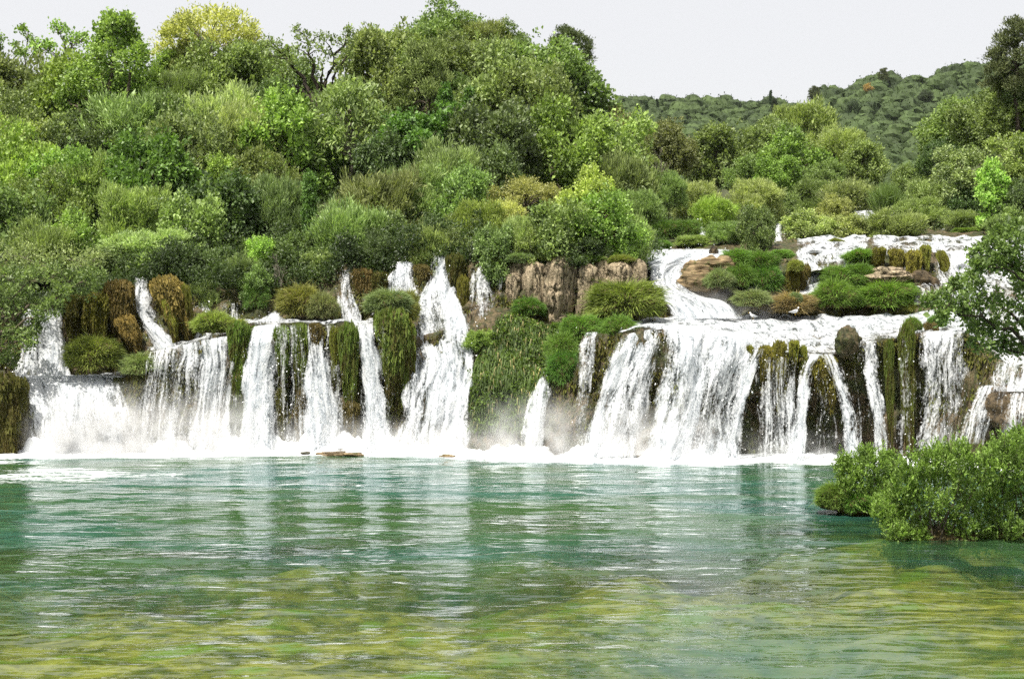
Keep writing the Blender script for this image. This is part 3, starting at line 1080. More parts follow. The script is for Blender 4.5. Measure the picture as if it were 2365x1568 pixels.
def make_protos():
    for v in (0, 1, 2):
        rng = np.random.default_rng(100 + v)
        c, r, d = lobe_set(rng, (1, 1, .9), 28, .38, zmin=-.95, jit=.35)
        parts, _ = crown_from_lobes(rng, c, r, d, 26, 15, .055, .085, .055, upbias=.45)
        add_proto(f"oak{v}", parts, trunk_paths(rng, 1.7, c), 1.7)
        rng = np.random.default_rng(200 + v)
        c, r, d = lobe_set(rng, (1, 1, .95), 23, .36, zmin=-.95, jit=.45, shell=.8)
        parts, _ = crown_from_lobes(rng, c, r, d, 26, 18, .07, .088, .062, upbias=.4, rand=.9, tonevar=.26)
        add_proto(f"broad{v}", parts, trunk_paths(rng, 1.7, c), 1.7)
        rng = np.random.default_rng(300 + v)
        c, r, d = lobe_set(rng, (1, 1, .85), 26, .38, zmin=-.85, jit=.35)
        parts, _ = crown_from_lobes(rng, c, r, d, 26, 22, .06, .15, .026, upbias=.6, outw=.7, up=.75, rand=.35, core=14)
        add_proto(f"willow{v}", parts, trunk_paths(rng, 1.3, c, r0=.05), 1.3)
    for v in (0, 1):
        rng = np.random.default_rng(400 + v)
        c, r, d = lobe_set(rng, (.62, .62, 1.5), 26, .30, zmin=-.9, jit=.35, shell=.85)
        parts, _ = crown_from_lobes(rng, c, r, d, 18, 11, .085, .13, .10, upbias=.3, rand=.9, core=5, tonevar=.26)
        add_proto(f"poplar{v}", parts, trunk_paths(rng, 2.2, c, top=1.2, fork=-1.4), 2.2)
        rng = np.random.default_rng(500 + v)
        c, r, d = lobe_set(rng, (.8, .8, 1.1), 24, .2, zmin=-.85, jit=.45, shell=.85)
        parts, cl = crown_from_lobes(rng, c, r, d, 15, 7, .05, .085, .06, core=0, rand=1.0, squash=1)
        paths = trunk_paths(rng, 1.6, c, top=.7, r0=.05, fork=-1.1)
        paths += [limb(rng, np.repeat(c, 15, 0)[i], cl[i], .010, .004, 3, .05) for i in range(0, len(cl), 2)]
        add_proto(f"sparse{v}", parts, paths, 1.6, sides=4)
    rng = np.random.default_rng(590)
    c, r, d = lobe_set(rng, (.5, .5, 1.6), 20, .2, zmin=-.95, jit=.4, shell=.85)
    parts, cl = crown_from_lobes(rng, c, r, d, 11, 7, .06, .11, .08, core=0, rand=1.0)
    add_proto("sapling", parts, trunk_paths(rng, 2.2, c, top=1.4, r0=.04, fork=-1.6), 2.2)
    # feathery crown on visible limbs
    rng = np.random.default_rng(601)
    c, r, d = lobe_set(rng, (1, 1, .75), 20, .27, zmin=-.2, jit=.25, shell=.8)
    parts, cl = crown_from_lobes(rng, c, r, d, 26, 14, .05, .075, .03, core=3, up=.5)
    add_proto("feather", parts, trunk_paths(rng, 1.2, c, top=.1, r0=.05, fork=-.8), 1.2)
    # grey willow with pale limbs, open lower half
    rng = np.random.default_rng(602)
    c, r, d = lobe_set(rng, (.8, .8, 1.05), 24, .28, zmin=-.5, jit=.3, shell=.8)
    parts, cl = crown_from_lobes(rng, c, r, d, 18, 12, .06, .10, .045, core=2, rand=.8)
    add_proto("openwillow", parts, trunk_paths(rng, 2.0, c, top=.6, r0=.055, fork=-1.0), 2.0)
    # ivy columns
    for v in (0, 1):
        rng = np.random.default_rng(700 + v)
        z = np.linspace(-1.3, 1.2, 16)
        c = np.stack([.10 * np.sin(z * 3 + v), .1 * np.cos(z * 2), z], -1) + rng.normal(0, .07, (16, 3))
        r = .30 * (1 - .25 * np.abs(z - .1)) * rng.uniform(.8, 1.2, 16)
        d = unit(np.stack([rng.normal(0, 1, 16), rng.normal(0, 1, 16), .2 + 0 * z], -1))
        parts, _ = crown_from_lobes(rng, c, r, d * .3, 40, 13, .04, .075, .06, upbias=.1, outw=.8, up=-.25, rand=.5, squash=1.1)
        add_proto(f"ivy{v}", parts, trunk_paths(rng, 2.2, c[::4], top=1.0, r0=.06), 2.2)
    # vine-draped dome: leaf skirts hanging over the lobes
    for v in (0, 1):
        rng = np.random.default_rng(750 + v)
        c, r, d = lobe_set(rng, (1, 1, .85), 15, .42, zmin=-.25, jit=.3)
        parts, _ = crown_from_lobes(rng, c, r, d, 34, 14, .05, .095, .07, upbias=.7, outw=.8, up=-.45, rand=.45, squash=.9)
        low = c[d[:, 2] < .4]
        sk = np.repeat(low, 12, 0) + rng.normal(0, .2, (len(low) * 12, 3)) - np.array([0, 0, .45])
        parts.append(leaves(rng, sk, unit(sk), 8, .1, .1, .07, up=-.6))
        add_proto(f"vine{v}", parts, trunk_paths(rng, 1.5, c), 1.5)
    # pine with flat pads
    for v in (0, 1):
        rng = np.random.default_rng(800 + v)
        k = 20
        z = np.linspace(-.75, .95, k)
        rad = (.95 - .6 * np.clip(z, 0, 1)) * rng.uniform(.45, 1.0, k)
        a = np.arange(k) * 2.4 + rng.normal(0, .3, k)
        c = np.stack([rad * np.cos(a) * .8, rad * np.sin(a) * .8, z], -1)
        r = rng.uniform(.24, .38, k)
        d = unit(c * np.array([1, 1, .1]) + np.array([0, 0, .4]))
        parts, _ = crown_from_lobes(rng, c, r, d, 30, 20, .05, .10, .026, squash=.5, upbias=.5, up=.6, rand=.6, core=10)
        add_proto(f"pine{v}", parts, trunk_paths(rng, 1.8, c, top=.9, r0=.07), 1.8, M_NEEDLE)
    rng = np.random.default_rng(850)
    z = np.linspace(-1, 1.0, 20)
    c = np.stack([rng.normal(0, .03, 20), rng.normal(0, .03, 20), z], -1)
    r = .26 * np.clip(np.sqrt(np.clip((1.05 - z) / 1.6, 0, 1)) * (.6 + .4 * ss(-1, -.5, z)), .05, 1)
    parts, _ = crown_from_lobes(rng, c, r, np.tile([[0, 0, .3]], (20, 1)), 40, 9, .03, .10, .035, up=1.0, rand=.4, squash=1)
    add_proto("cypress", parts, [limb(rng, np.array([0, 0, -1.2]), np.array([0, 0, .6]), .05, .02)], 1.2, M_NEEDLE)
    # dead tree and brush
    rng = np.random.default_rng(900)
    paths = []

    def grow(p, dr, ln, rad, lvl):
        q = p + dr * ln
        paths.append(limb(rng, p, q, rad, rad * .6, 4, .06))
        if lvl < 4:
            for _ in range(3 if lvl else 5):
                s = rng.uniform(.45, 1)
                nd = unit(dr + rng.normal(0, .5, 3) + np.array([0, 0, .15]))
                grow(p + dr * ln * s, nd, ln * rng.uniform(.5, .72), rad * .55, lvl + 1)
    grow(np.array([0, 0, -1.0]), np.array([0, 0, 1.0]), .9, .045, 0)
    add_proto("dead", [], paths, 1.0, sides=3)
    # reeds
    rng = np.random.default_rng(910)
    n = 1700
    b = rng.normal(0, .33, (n, 3)) * np.array([1, 1, 0]) + np.array([0, 0, -.9])
    a = unit(np.stack([rng.normal(0, .22, n) + b[:, 0] * .35, rng.normal(0, .22, n) + b[:, 1] * .35, np.ones(n)], -1))
    L = rng.uniform(.9, 1.9, (n, 1))
    s = unit(np.cross(a, rdirs(rng, n)))
    m1 = b + a * L * .6
    tip = m1 + unit(a + rng.normal(0, .3, (n, 3)) - np.array([0, 0, .25])) * L * .4
    w = .022
    V1 = np.stack([b - s * w * .6, b + s * w * .6, m1 + s * w, m1 - s * w], 1)
    V2 = np.stack([m1 - s * w, m1 + s * w, tip + s * .003, tip - s * .003], 1)
    tone = np.clip(rng.normal(.5, .2, n), 0, 1)
    add_proto("reed", [(V1, tone), (V2, tone)], None, .9, M_GRASS)


make_protos()

TINT = dict(
    oak=(.066, .102, .030), olive=(.080, .112, .036), grey=(.100, .142, .056), bright=(.088, .150, .026),
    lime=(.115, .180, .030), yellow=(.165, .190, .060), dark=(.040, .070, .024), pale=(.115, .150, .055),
    pine=(.048, .062, .030), ivy=(.050, .110, .018), brown=(.080, .090, .036), mid=(.075, .120, .038),
    silver=(.128, .170, .082), dull=(.070, .095, .038), blue=(.026, .045, .030), rust=(.15, .10, .045),
)
BARKC = dict(dark=(.05, .042, .033, 1), pale=(.24, .22, .19, 1), mid=(.10, .085, .065, 1))
PLANT_KIND = {   # proto -> name, category, group
    "oak": ("oak_tree", "tree"), "broad": ("broadleaf_tree", "tree"), "willow": ("willow_shrub", "shrub"),
    "poplar": ("poplar_tree", "tree"), "sparse": ("open_tree", "tree"), "sapling": ("sapling", "tree"), "feather": ("feathery_tree", "tree"),
    "openwillow": ("willow_tree", "tree"), "ivy": ("ivy_column", "ivy"), "vine": ("vine_thicket", "thicket"),
    "pine": ("pine_tree", "tree"), "cypress": ("cypress_tree", "tree"), "dead": ("dead_tree", "tree"), "reed": ("reed_clump", "reeds"),
}

def film(c, k=2.3):
    c = np.array(c, float)
    return (c * .72 + c.mean() * .28) * k * np.array([1.06, 1.0, .82])


PRNG = np.random.default_rng(77)
HS = "trees on the wooded slope"


def plant(key, px, py, rpx, tint, label, Y=None, sz=1.0, group="trees on the wooded slope", name=None, cat=None, bark="mid", sx=1.0):
    """a plant whose crown centre is seen at (px, py) with a half width of rpx photograph pixels"""
    if Y is None:
        Y = float(hill_depth(px, py))
    base = key.rstrip("0123456789")
    if key in PROTO:
        pk = key
    else:
        opts = [k for k in PROTO if k.rstrip("0123456789") == base]
        pk = opts[PRNG.integers(len(opts))]
    crown, tm, h = PROTO[pk]
    s = rpx * Y / 3285 * sx * (1.3 if group == HS else 1.0)
    c = P(px, py, Y)
    nm, ct = PLANT_KIND[base]
    if group == HS and sz == 1.0:
        sz = PRNG.uniform(.9, 1.02) if py < 175 else PRNG.uniform(1.05, 1.5)
    s2 = s / sx * sz
    e = empty(name or nm, (c[0], c[1], c[2] - h * s2), PRNG.uniform(0, 6.28), (s, s, s2))
    tag(e, label, cat or ct, group)
    t = film(TINT[tint] if isinstance(tint, str) else tint)
    j = PRNG.uniform(.93, 1.07, 3) * PRNG.uniform(.8, 1.22)
    for nm2, me in (("crown", crown), ("trunk", tm)):
        if me is None:
            continue
        o = link(nm2 if base != "dead" else "branches", me, None, e, (0, 0, h))
        o.color = (*(np.array(t) * j), 1) if nm2 == "crown" else BARKC[bark]
    return e


HILL_PLANTS = [
    # proto, px, py, r, tint, label, options
    ("sapling", 60, 155, 46, "bright", "thin sapling with sparse leaves against the sky near the left edge", dict(sz=1.0)),
    ("sapling", 2, 195, 40, "mid", "sparse sapling cut by the left edge against the sky", dict(sz=1.4)),
    ("sparse1", 150, 168, 66, "bright", "airy green tree just left of the tall bright poplar", dict(sz=1.1)),
    ("broad1", 200, 250, 72, "bright", "bright broadleaf tree at the left foot of the tall poplar", {}),
    ("broad2", 300, 265, 62, "bright", "bright broadleaf tree at the right foot of the tall poplar", {}),
    ("feather", 482, 118, 100, "yellow", "feathery yellow green tree with a rounded crown on the skyline", dict(bark="pale", sz=.9)),
    ("willow0", 578, 150, 42, "pale", "pale yellowish crown right of the feathery tree", {}),
    ("oak0", 524, 158, 27, "mid", "small round green tree below the feathery tree", {}),
    ("oak1", 388, 168, 38, "bright", "bushy green tree between the poplar and the feathery tree", {}),
    ("oak2", 448, 182, 48, "pale", "light green tree under the left side of the feathery tree", {}),
    ("oak0", 470, 228, 62, "olive", "olive coloured tree below the feathery tree", {}),
    ("oak1", 566, 212, 72, "oak", "large olive green oak right of the feathery tree", {}),
    ("oak2", 620, 255, 42, "dark", "tree tinted dark as shade in the hollow left of the open crooked tree", {}),  # dark leaf tint paints the deep shade of this hollow
    ("willow1", 415, 262, 55, "olive", "soft olive tree right of the tall bright poplar", {}),
    ("oak0", 668, 215, 52, "mid", "green tree under the open crooked tree", {}),
    ("oak1", 40, 250, 62, "dull", "dull olive tree under the left saplings", {}),
    ("oak2", 120, 258, 55, "oak", "dark olive tree between the saplings and the poplar", {}),
    ("oak0", 20, 320, 60, "olive", "yellowish olive tree at the left edge, halfway up", {}),
    ("oak1", 70, 372, 66, "olive", "broad olive tree at the far left below the dull olive one", {}),
    ("broad0", 128, 345, 50, "silver", "dark tree with glittering pale leaves under the tall poplar", {}),
    ("oak2", 190, 345, 62, "dark", "deeply shaded tree under the tall poplar", {}),
    ("willow2", 510, 305, 82, "silver", "large silvery willow below the olive oak", {}),
    ("willow0", 580, 338, 66, "silver", "silvery willow to the right of the large silvery willow", {}),
    ("willow1", 322, 325, 80, "grey", "grey green willow right of the deeply shaded tree", {}),
    ("oak0", 400, 345, 62, "olive", "olive tree left of the large silvery willow", {}),
    ("oak1", 432, 392, 66, "mid", "mid green tree below the large silvery willow", {}),
    ("broad1", 505, 418, 36, "lime", "small bright lime shrub below the large silvery willow", {}),
    ("oak2", 285, 390, 30, "dark", "small dark round bush in the middle of the left slope", {}),
    ("vine0", 345, 455, 76, "ivy", "vine covered green dome with deep shade under it", {}),
    ("oak0", 40, 440, 72, "lime", "yellow green bush at the left edge above the grey twigs", {}),
    ("broad2", 152, 445, 58, "bright", "bright green broadleaf bush left of the vine covered dome", {}),
    ("willow2", 215, 435, 62, "pale", "pale soft shrub touching the left side of the vine covered dome", {}),
    ("broad0", 682, 352, 80, "bright", "bright maple like tree left of the pale limbed willow", dict(sz=1.2)),
    ("ivy0", 716, 545, 44, "ivy", "dark ivy clad trunk under the bright maple like tree", dict(sz=1.8)),
    ("openwillow", 805, 330, 98, "grey", "grey willow with pale bare limbs showing in the middle of the slope", dict(bark="pale", sz=1.15)),
    ("vine1", 532, 530, 82, "dark", "dark leafy thicket below the silvery willows", {}),
    ("broad1", 600, 600, 34, "lime", "lime green sprig at the lower right of the dark thicket", {}),
    ("broad2", 455, 560, 62, "mid", "green thicket right of the vine covered dome, near the falls", {}),
    ("willow0", 362, 592, 74, "silver", "reedy grey green shrub draping over the mossy columns", dict(sz=.6)),
    ("willow1", 300, 520, 66, "grey", "grey green shrub under the vine covered dome", {}),
    ("oak0", 110, 500, 66, "oak", "dense green tree in the lower left of the slope", {}),
    ("oak1", 30, 535, 62, "mid", "green tree at the left edge above the falls", {}),
    ("willow2", 105, 590, 66, "grey", "twiggy grey shrub above the far left fall", {}),
    ("broad0", 190, 580, 50, "bright", "green bush above the mossy columns at the left", {}),
    ("oak2", 610, 450, 58, "olive", "olive tree below and left of the bright maple like tree", {}),
    ("willow0", 640, 520, 55, "grey", "grey shrub left of the dark ivy clad trunk", {}),
    # the round hill top
    ("oak0", 1022, 92, 60, "oak", "round oak crown at the very top of the hill", {}),
    ("oak1", 966, 125, 52, "olive", "olive oak just left of the hill top crown", {}),
    ("oak2", 872, 122, 42, "mid", "small green tree on the skyline left of the hill top", {}),
    ("willow1", 1102, 108, 50, "pale", "pale crown on the skyline right of the hill top crown", {}),
    ("oak0", 1164, 118, 46, "dull", "dull olive crown on the falling skyline", {}),
    ("oak1", 876, 205, 78, "grey", "big greyish olive tree left of the tall pine trunk", {}),
    ("oak2", 975, 158, 48, "mid", "green crown below the olive oak of the hill top", {}),
    ("oak0", 1058, 168, 62, "olive", "wide olive crown below the hill top", {}),
    ("pine0", 1312, 140, 52, "pine", "dark shaggy pine leaning out on the right shoulder of the hill", dict(sz=.9, bark="dark")),
    ("oak1", 1240, 205, 96, "oak", "large rounded oak on the right shoulder of the hill", dict(sz=.82, sx=.9)),
    ("poplar1", 1345, 265, 66, "mid", "tall leafy poplar on the right edge of the hill", dict(sz=.9)),
    ("pine1", 985, 218, 66, "olive", "tall pine with a bare trunk in the middle of the hill", dict(sz=1.2, bark="mid")),
    ("oak2", 1058, 205, 27, "dark", "small dark round crown beside the tall pine", {}),
    ("oak0", 1150, 242, 78, "pale", "light olive oak in the middle of the right hill slope", {}),
    ("oak1", 1225, 292, 74, "olive", "olive oak below the large rounded oak", {}),
    ("ivy1", 1030, 292, 44, "ivy", "left one of the two bright ivy columns", dict(sz=1.2)),
    ("ivy0", 1085, 275, 36, "ivy", "right one of the two bright ivy columns", dict(sz=1.1)),
    ("ivy1", 1055, 352, 66, "ivy", "dark ivy mound joining the feet of the two ivy columns", dict(sz=.9)),
    ("vine0", 970, 372, 74, "ivy", "vine draped thicket left of the ivy columns", {}),
    ("vine1", 900, 415, 56, "dark", "thicket tinted dark as shade between the pale limbed willow and the vines", {}),  # dark tint paints the shade underneath the vine clump
    ("broad2", 1142, 372, 82, "dark", "dark broadleaf tree with drooping leaves right of the ivy columns", {}),
    ("oak2", 1130, 440, 56, "dark", "bush tinted dark as the shaded hollow under the drooping broadleaf tree", {}),  # leafy stand-in for a shaded hollow, its shade put into the tint
    ("broad0", 1295, 362, 74, "bright", "bright broadleaf tree on the lower right of the hill", {}),
    ("broad1", 1392, 372, 80, "pale", "light leafy tree at the right foot of the hill", {}),
    ("oak0", 1428, 320, 34, "brown", "brownish round tree peeping out behind the right foot of the hill", dict(Y=118)),
    ("willow2", 1030, 420, 62, "grey", "grey green shrub below the ivy mound", {}),
    ("willow0", 962, 478, 64, "grey", "grey green shrub below the vine draped thicket", {}),
    ("oak1", 1054, 492, 64, "mid", "green shrub in the centre above the falls", {}),
    ("willow1", 893, 512, 74, "grey", "soft greyish shrub above the brown hanging roots", {}),
    ("willow2", 815, 568, 76, "grey", "rounded grey green shrub leaning over the upper left fall", {}),
    ("broad0", 925, 560, 62, "mid", "green leafy shrub between the upper falls", dict(sz=.8)),
    ("willow0", 1096, 540, 48, "lime", "yellow green shrub over the sparkling fall", {}),
    ("broad2", 1150, 590, 38, "mid", "green hanging shrub left of the tufa columns", dict(Y=81.2)),
    ("feather", 1212, 478, 68, "yellow", "yellow flowering shrub on the cliff top", dict(name="flowering_shrub", cat="shrub", sz=.9)),
    ("feather", 1158, 520, 48, "yellow", "smaller yellow flowering shrub left of the larger one", dict(name="flowering_shrub", cat="shrub")),
    ("broad1", 1300, 552, 62, "mid", "glossy bright green fig shrub above the tufa columns", dict(Y=81.5)),
    ("broad2", 1395, 530, 58, "bright", "bright green fig shrub above the right tufa columns", dict(Y=82)),
    ("broad0", 1345, 470, 44, "lime", "upright lime green sprout on top of the fig shrubs", dict(Y=83.5)),
    ("broad0", 1250, 585, 38, "mid", "dark green leaves hanging over the left tufa columns", dict(Y=80.9)),
    ("broad1", 1330, 590, 48, "dark", "leaves tinted dark as shade at the foot of the fig shrubs", dict(Y=80.8, sz=.7)),  # dark tint paints shade on the lower part of the fig
    ("willow1", 1436, 572, 48, "grey", "soft grey shrub right of the fig shrubs", dict(Y=84)),
    ("willow2", 1430, 455, 62, "grey", "greyish shrub behind the fig shrubs", {}),
    ("willow0", 1205, 565, 36, "silver", "small silvery bush left of the fig shrubs", dict(Y=82)),
    ("dead", 650, 640, 34, "grey", "bare brown brush beside the shelf fall at the left", dict(Y=81.5, name="dead_brush", cat="brush", bark="pale")),
    ("broad2", 420, 625, 36, "dark", "dark leaves hanging right above the orange mossy column", dict(Y=82.5)),
    ("oak1", 505, 632, 44, "dark", "dark bush in the shade behind the greyish veil", dict(Y=84)),
    ("willow2", 560, 640, 38, "dull", "grey brown twiggy shrub hanging left of the bare brush", dict(Y=83)),
    ("oak2", 690, 600, 46, "dark", "dark bush at the foot of the ivy clad trunk", dict(Y=85)),
    ("broad1", 735, 630, 36, "mid", "green leaves at the foot of the rounded shrub beside the upper left fall", dict(Y=83.5)),
    ("oak0", 870, 592, 34, "dark", "dark green bush directly above the brown hanging roots", dict(Y=83)),
    ("oak1", 250, 640, 40, "dark", "dark bush in the gap left of the slender chute", dict(Y=83)),
    ("broad0", 1060, 580, 30, "mid", "leafy sprig above the dark mossy pillar", dict(Y=83)),
    ("broad0", 592, 668, 26, "mid", "leafy green clump spilling down left of the white cascade onto the shelf", dict(Y=81.5)),
    ("willow0", 470, 690, 26, "grey", "grey green clump spilling over the greyish veil", dict(Y=81)),
    ("broad2", 620, 668, 24, "dark", "dark clump spilling down right behind the yellowish grass", dict(Y=82.6)),
    ("broad1", 1106, 786, 22, "lime", "bright lime sprig at the upper left corner of the grassy slope", dict(Y=77.2, sz=.9)),
    ("willow1", 985, 590, 40, "pale", "pale reeds leaning over the tall torrent", dict(Y=83)),
]
for row in HILL_PLANTS:
    k, px, py, r, ti, lab, op = row
    plant(k, px, py, r, ti, lab, **op)

VG = "trees and shrubs of the right valley"
VALLEY = [
    ("dead", 1538, 410, 74, "grey", "tall grey leafless tree between the hill and the valley", 112, dict(sz=1.1, bark="pale")),
    ("willow0", 1545, 450, 36, "grey", "thin grey green growth round the foot of the leafless tree", 111, dict(sz=1.4)),
    ("oak0", 1540, 352, 66, "brown", "brownish green tree behind the leafless tree", 135, {}),
    ("oak1", 1655, 372, 80, "oak", "wide dark green tree with visible limbs in the valley", 150, {}),
    ("oak2", 1722, 408, 48, "mid", "smaller green tree in front of the wide dark one", 140, {}),
    ("oak0", 1782, 342, 62, "mid", "green tree left of the domed valley tree", 155, {}),
    ("willow1", 1857, 316, 80, "pale", "tall pale dome shaped willow at the head of the valley", 165, {}),
    ("broad0", 1848, 384, 78, "bright", "fan shaped bright green tree in the middle of the valley", 145, {}),
    ("broad1", 1794, 402, 44, "bright", "lower green tree at the left of the fan shaped tree", 138, {}),
    ("willow2", 1938, 345, 58, "pale", "pale green tree right of the fan shaped tree", 158, {}),
    ("oak1", 1990, 384, 56, "mid", "rounded green tree at the right of the valley group", 150, {}),
    ("oak2", 1908, 415, 44, "oak", "small green tree between the fan shaped tree and the reeds", 140, {}),
    ("oak0", 1480, 385, 48, "olive", "olive tree at the edge of the hill left of the leafless tree", 122, {}),
    ("willow0", 1478, 492, 48, "grey", "grey green shrub at the left end of the valley shrubs", 98, {}),
    ("willow1", 1596, 466, 52, "silver", "light grey shrub behind the yellowish valley shrub", 118, {}),
    ("willow2", 1650, 498, 50, "lime", "yellowish shrub in front of the valley trees", 104, {}),
    ("willow0", 1750, 470, 52, "silver", "silvery shrub behind the tall narrow shrub", 115, {}),
    ("oak1", 1806, 484, 38, "mid", "dark green bush right of the silvery shrub", 122, {}),
    ("willow1", 1880, 462, 50, "grey", "greyish bush under the fan shaped tree", 126, {}),
    ("willow2", 1962, 464, 56, "grey", "grey green bush left of the reeds", 122, {}),
    ("reed", 2048, 455, 30, "mid", "upright green reeds beside the farthest fall", 112, dict(sz=1.4)),
    ("oak2", 2106, 428, 46, "mid", "green bush behind the reeds", 118, {}),
    ("broad2", 1744, 535, 42, "mid", "tall narrow shrub standing between the upper falls", 90, dict(sz=1.35)),
    ("willow0", 1682, 545, 44, "grey", "low grey green shrub left of the tall narrow shrub", 94, dict(sz=.7)),
    ("willow1", 1600, 560, 40, "grey", "low pale shrub over the white chute", 94, dict(sz=.45)),
    ("broad0", 1868, 530, 56, "pale", "pale leafy bush on the upper ledge right of the narrow fall", 95, dict(sz=.75)),
    ("broad1", 1942, 528, 52, "pale", "pale bush right of the other pale bush on the upper ledge", 96, dict(sz=.7)),
    ("willow2", 2062, 530, 66, "grey", "large rounded grey green bush on the highest ledge", 95, dict(sz=.75)),
    ("willow0", 2128, 500, 52, "grey", "grey green bush behind the large rounded one on the ledge", 102, dict(sz=.8)),
    ("oak0", 1925, 495, 40, "pale", "light bush below the farthest fall", 110, {}),
    # right bank
    ("pine0", 2352, 150, 84, "pine", "dark pine cut by the right edge near the top", 100, dict(bark="dark")),
    ("pine1", 2332, 192, 40, "pine", "lower dark pine left of the one cut by the right edge", 102, dict(bark="dark", sz=.8)),
    ("oak1", 2360, 205, 46, "dark", "dark crown filling the space under the right edge pine", 101, {}),
    ("oak1", 2195, 312, 78, "olive", "olive oak at the left of the right bank", 118, {}),
    ("oak2", 2282, 282, 80, "oak", "rounded oak below the dark pine", 108, {}),
    ("oak0", 2350, 268, 70, "olive", "olive oak at the right edge below the dark pine", 102, {}),
    ("oak1", 2172, 372, 46, "dark", "dark tree at the lower left of the right bank", 114, {}),
    ("broad2", 2220, 402, 60, "silver", "tree with glittering pale leaves on the right bank", 104, {}),
    ("poplar0", 2292, 452, 44, "lime", "bright yellow green poplar on the right bank", 92, dict(sz=1.2)),
    ("broad1", 2345, 375, 72, "mid", "leafy green broadleaf tree at the right edge", 96, {}),
    ("oak2", 2236, 478, 48, "dark", "dark bush above the highest ledge", 103, {}),
    ("willow1", 2150, 462, 50, "grey", "grey green bush at the left foot of the right bank", 108, {}),
    ("oak0", 2345, 480, 56, "dark", "dark bush at the right edge above the leaning tree", 92, {}),
    ("willow0", 2222, 512, 36, "grey", "low grey shrub at the right end above the highest ledge", 99, dict(sz=.7)),
    ("willow1", 2290, 520, 34, "mid", "low green shrub right of the low grey one above the highest ledge", 97, dict(sz=.7)),
    ("oak1", 2440, 330, 90, "oak", "oak crown cut off by the right edge halfway up the right bank", 100, {}),
    ("broad0", 2325, 530, 44, "mid", "low green bush above the end of the highest ledge", 90, {}),
    ("dead", 2255, 395, 24, "grey", "small bare grey twigs among the trees of the right bank", 98, dict(bark="pale", name="dead_brush", cat="brush")),
]
for k, px, py, r, ti, lab, Y, op in VALLEY:
    plant(k, px, py, r, ti, lab, Y=Y, group=VG, **op)


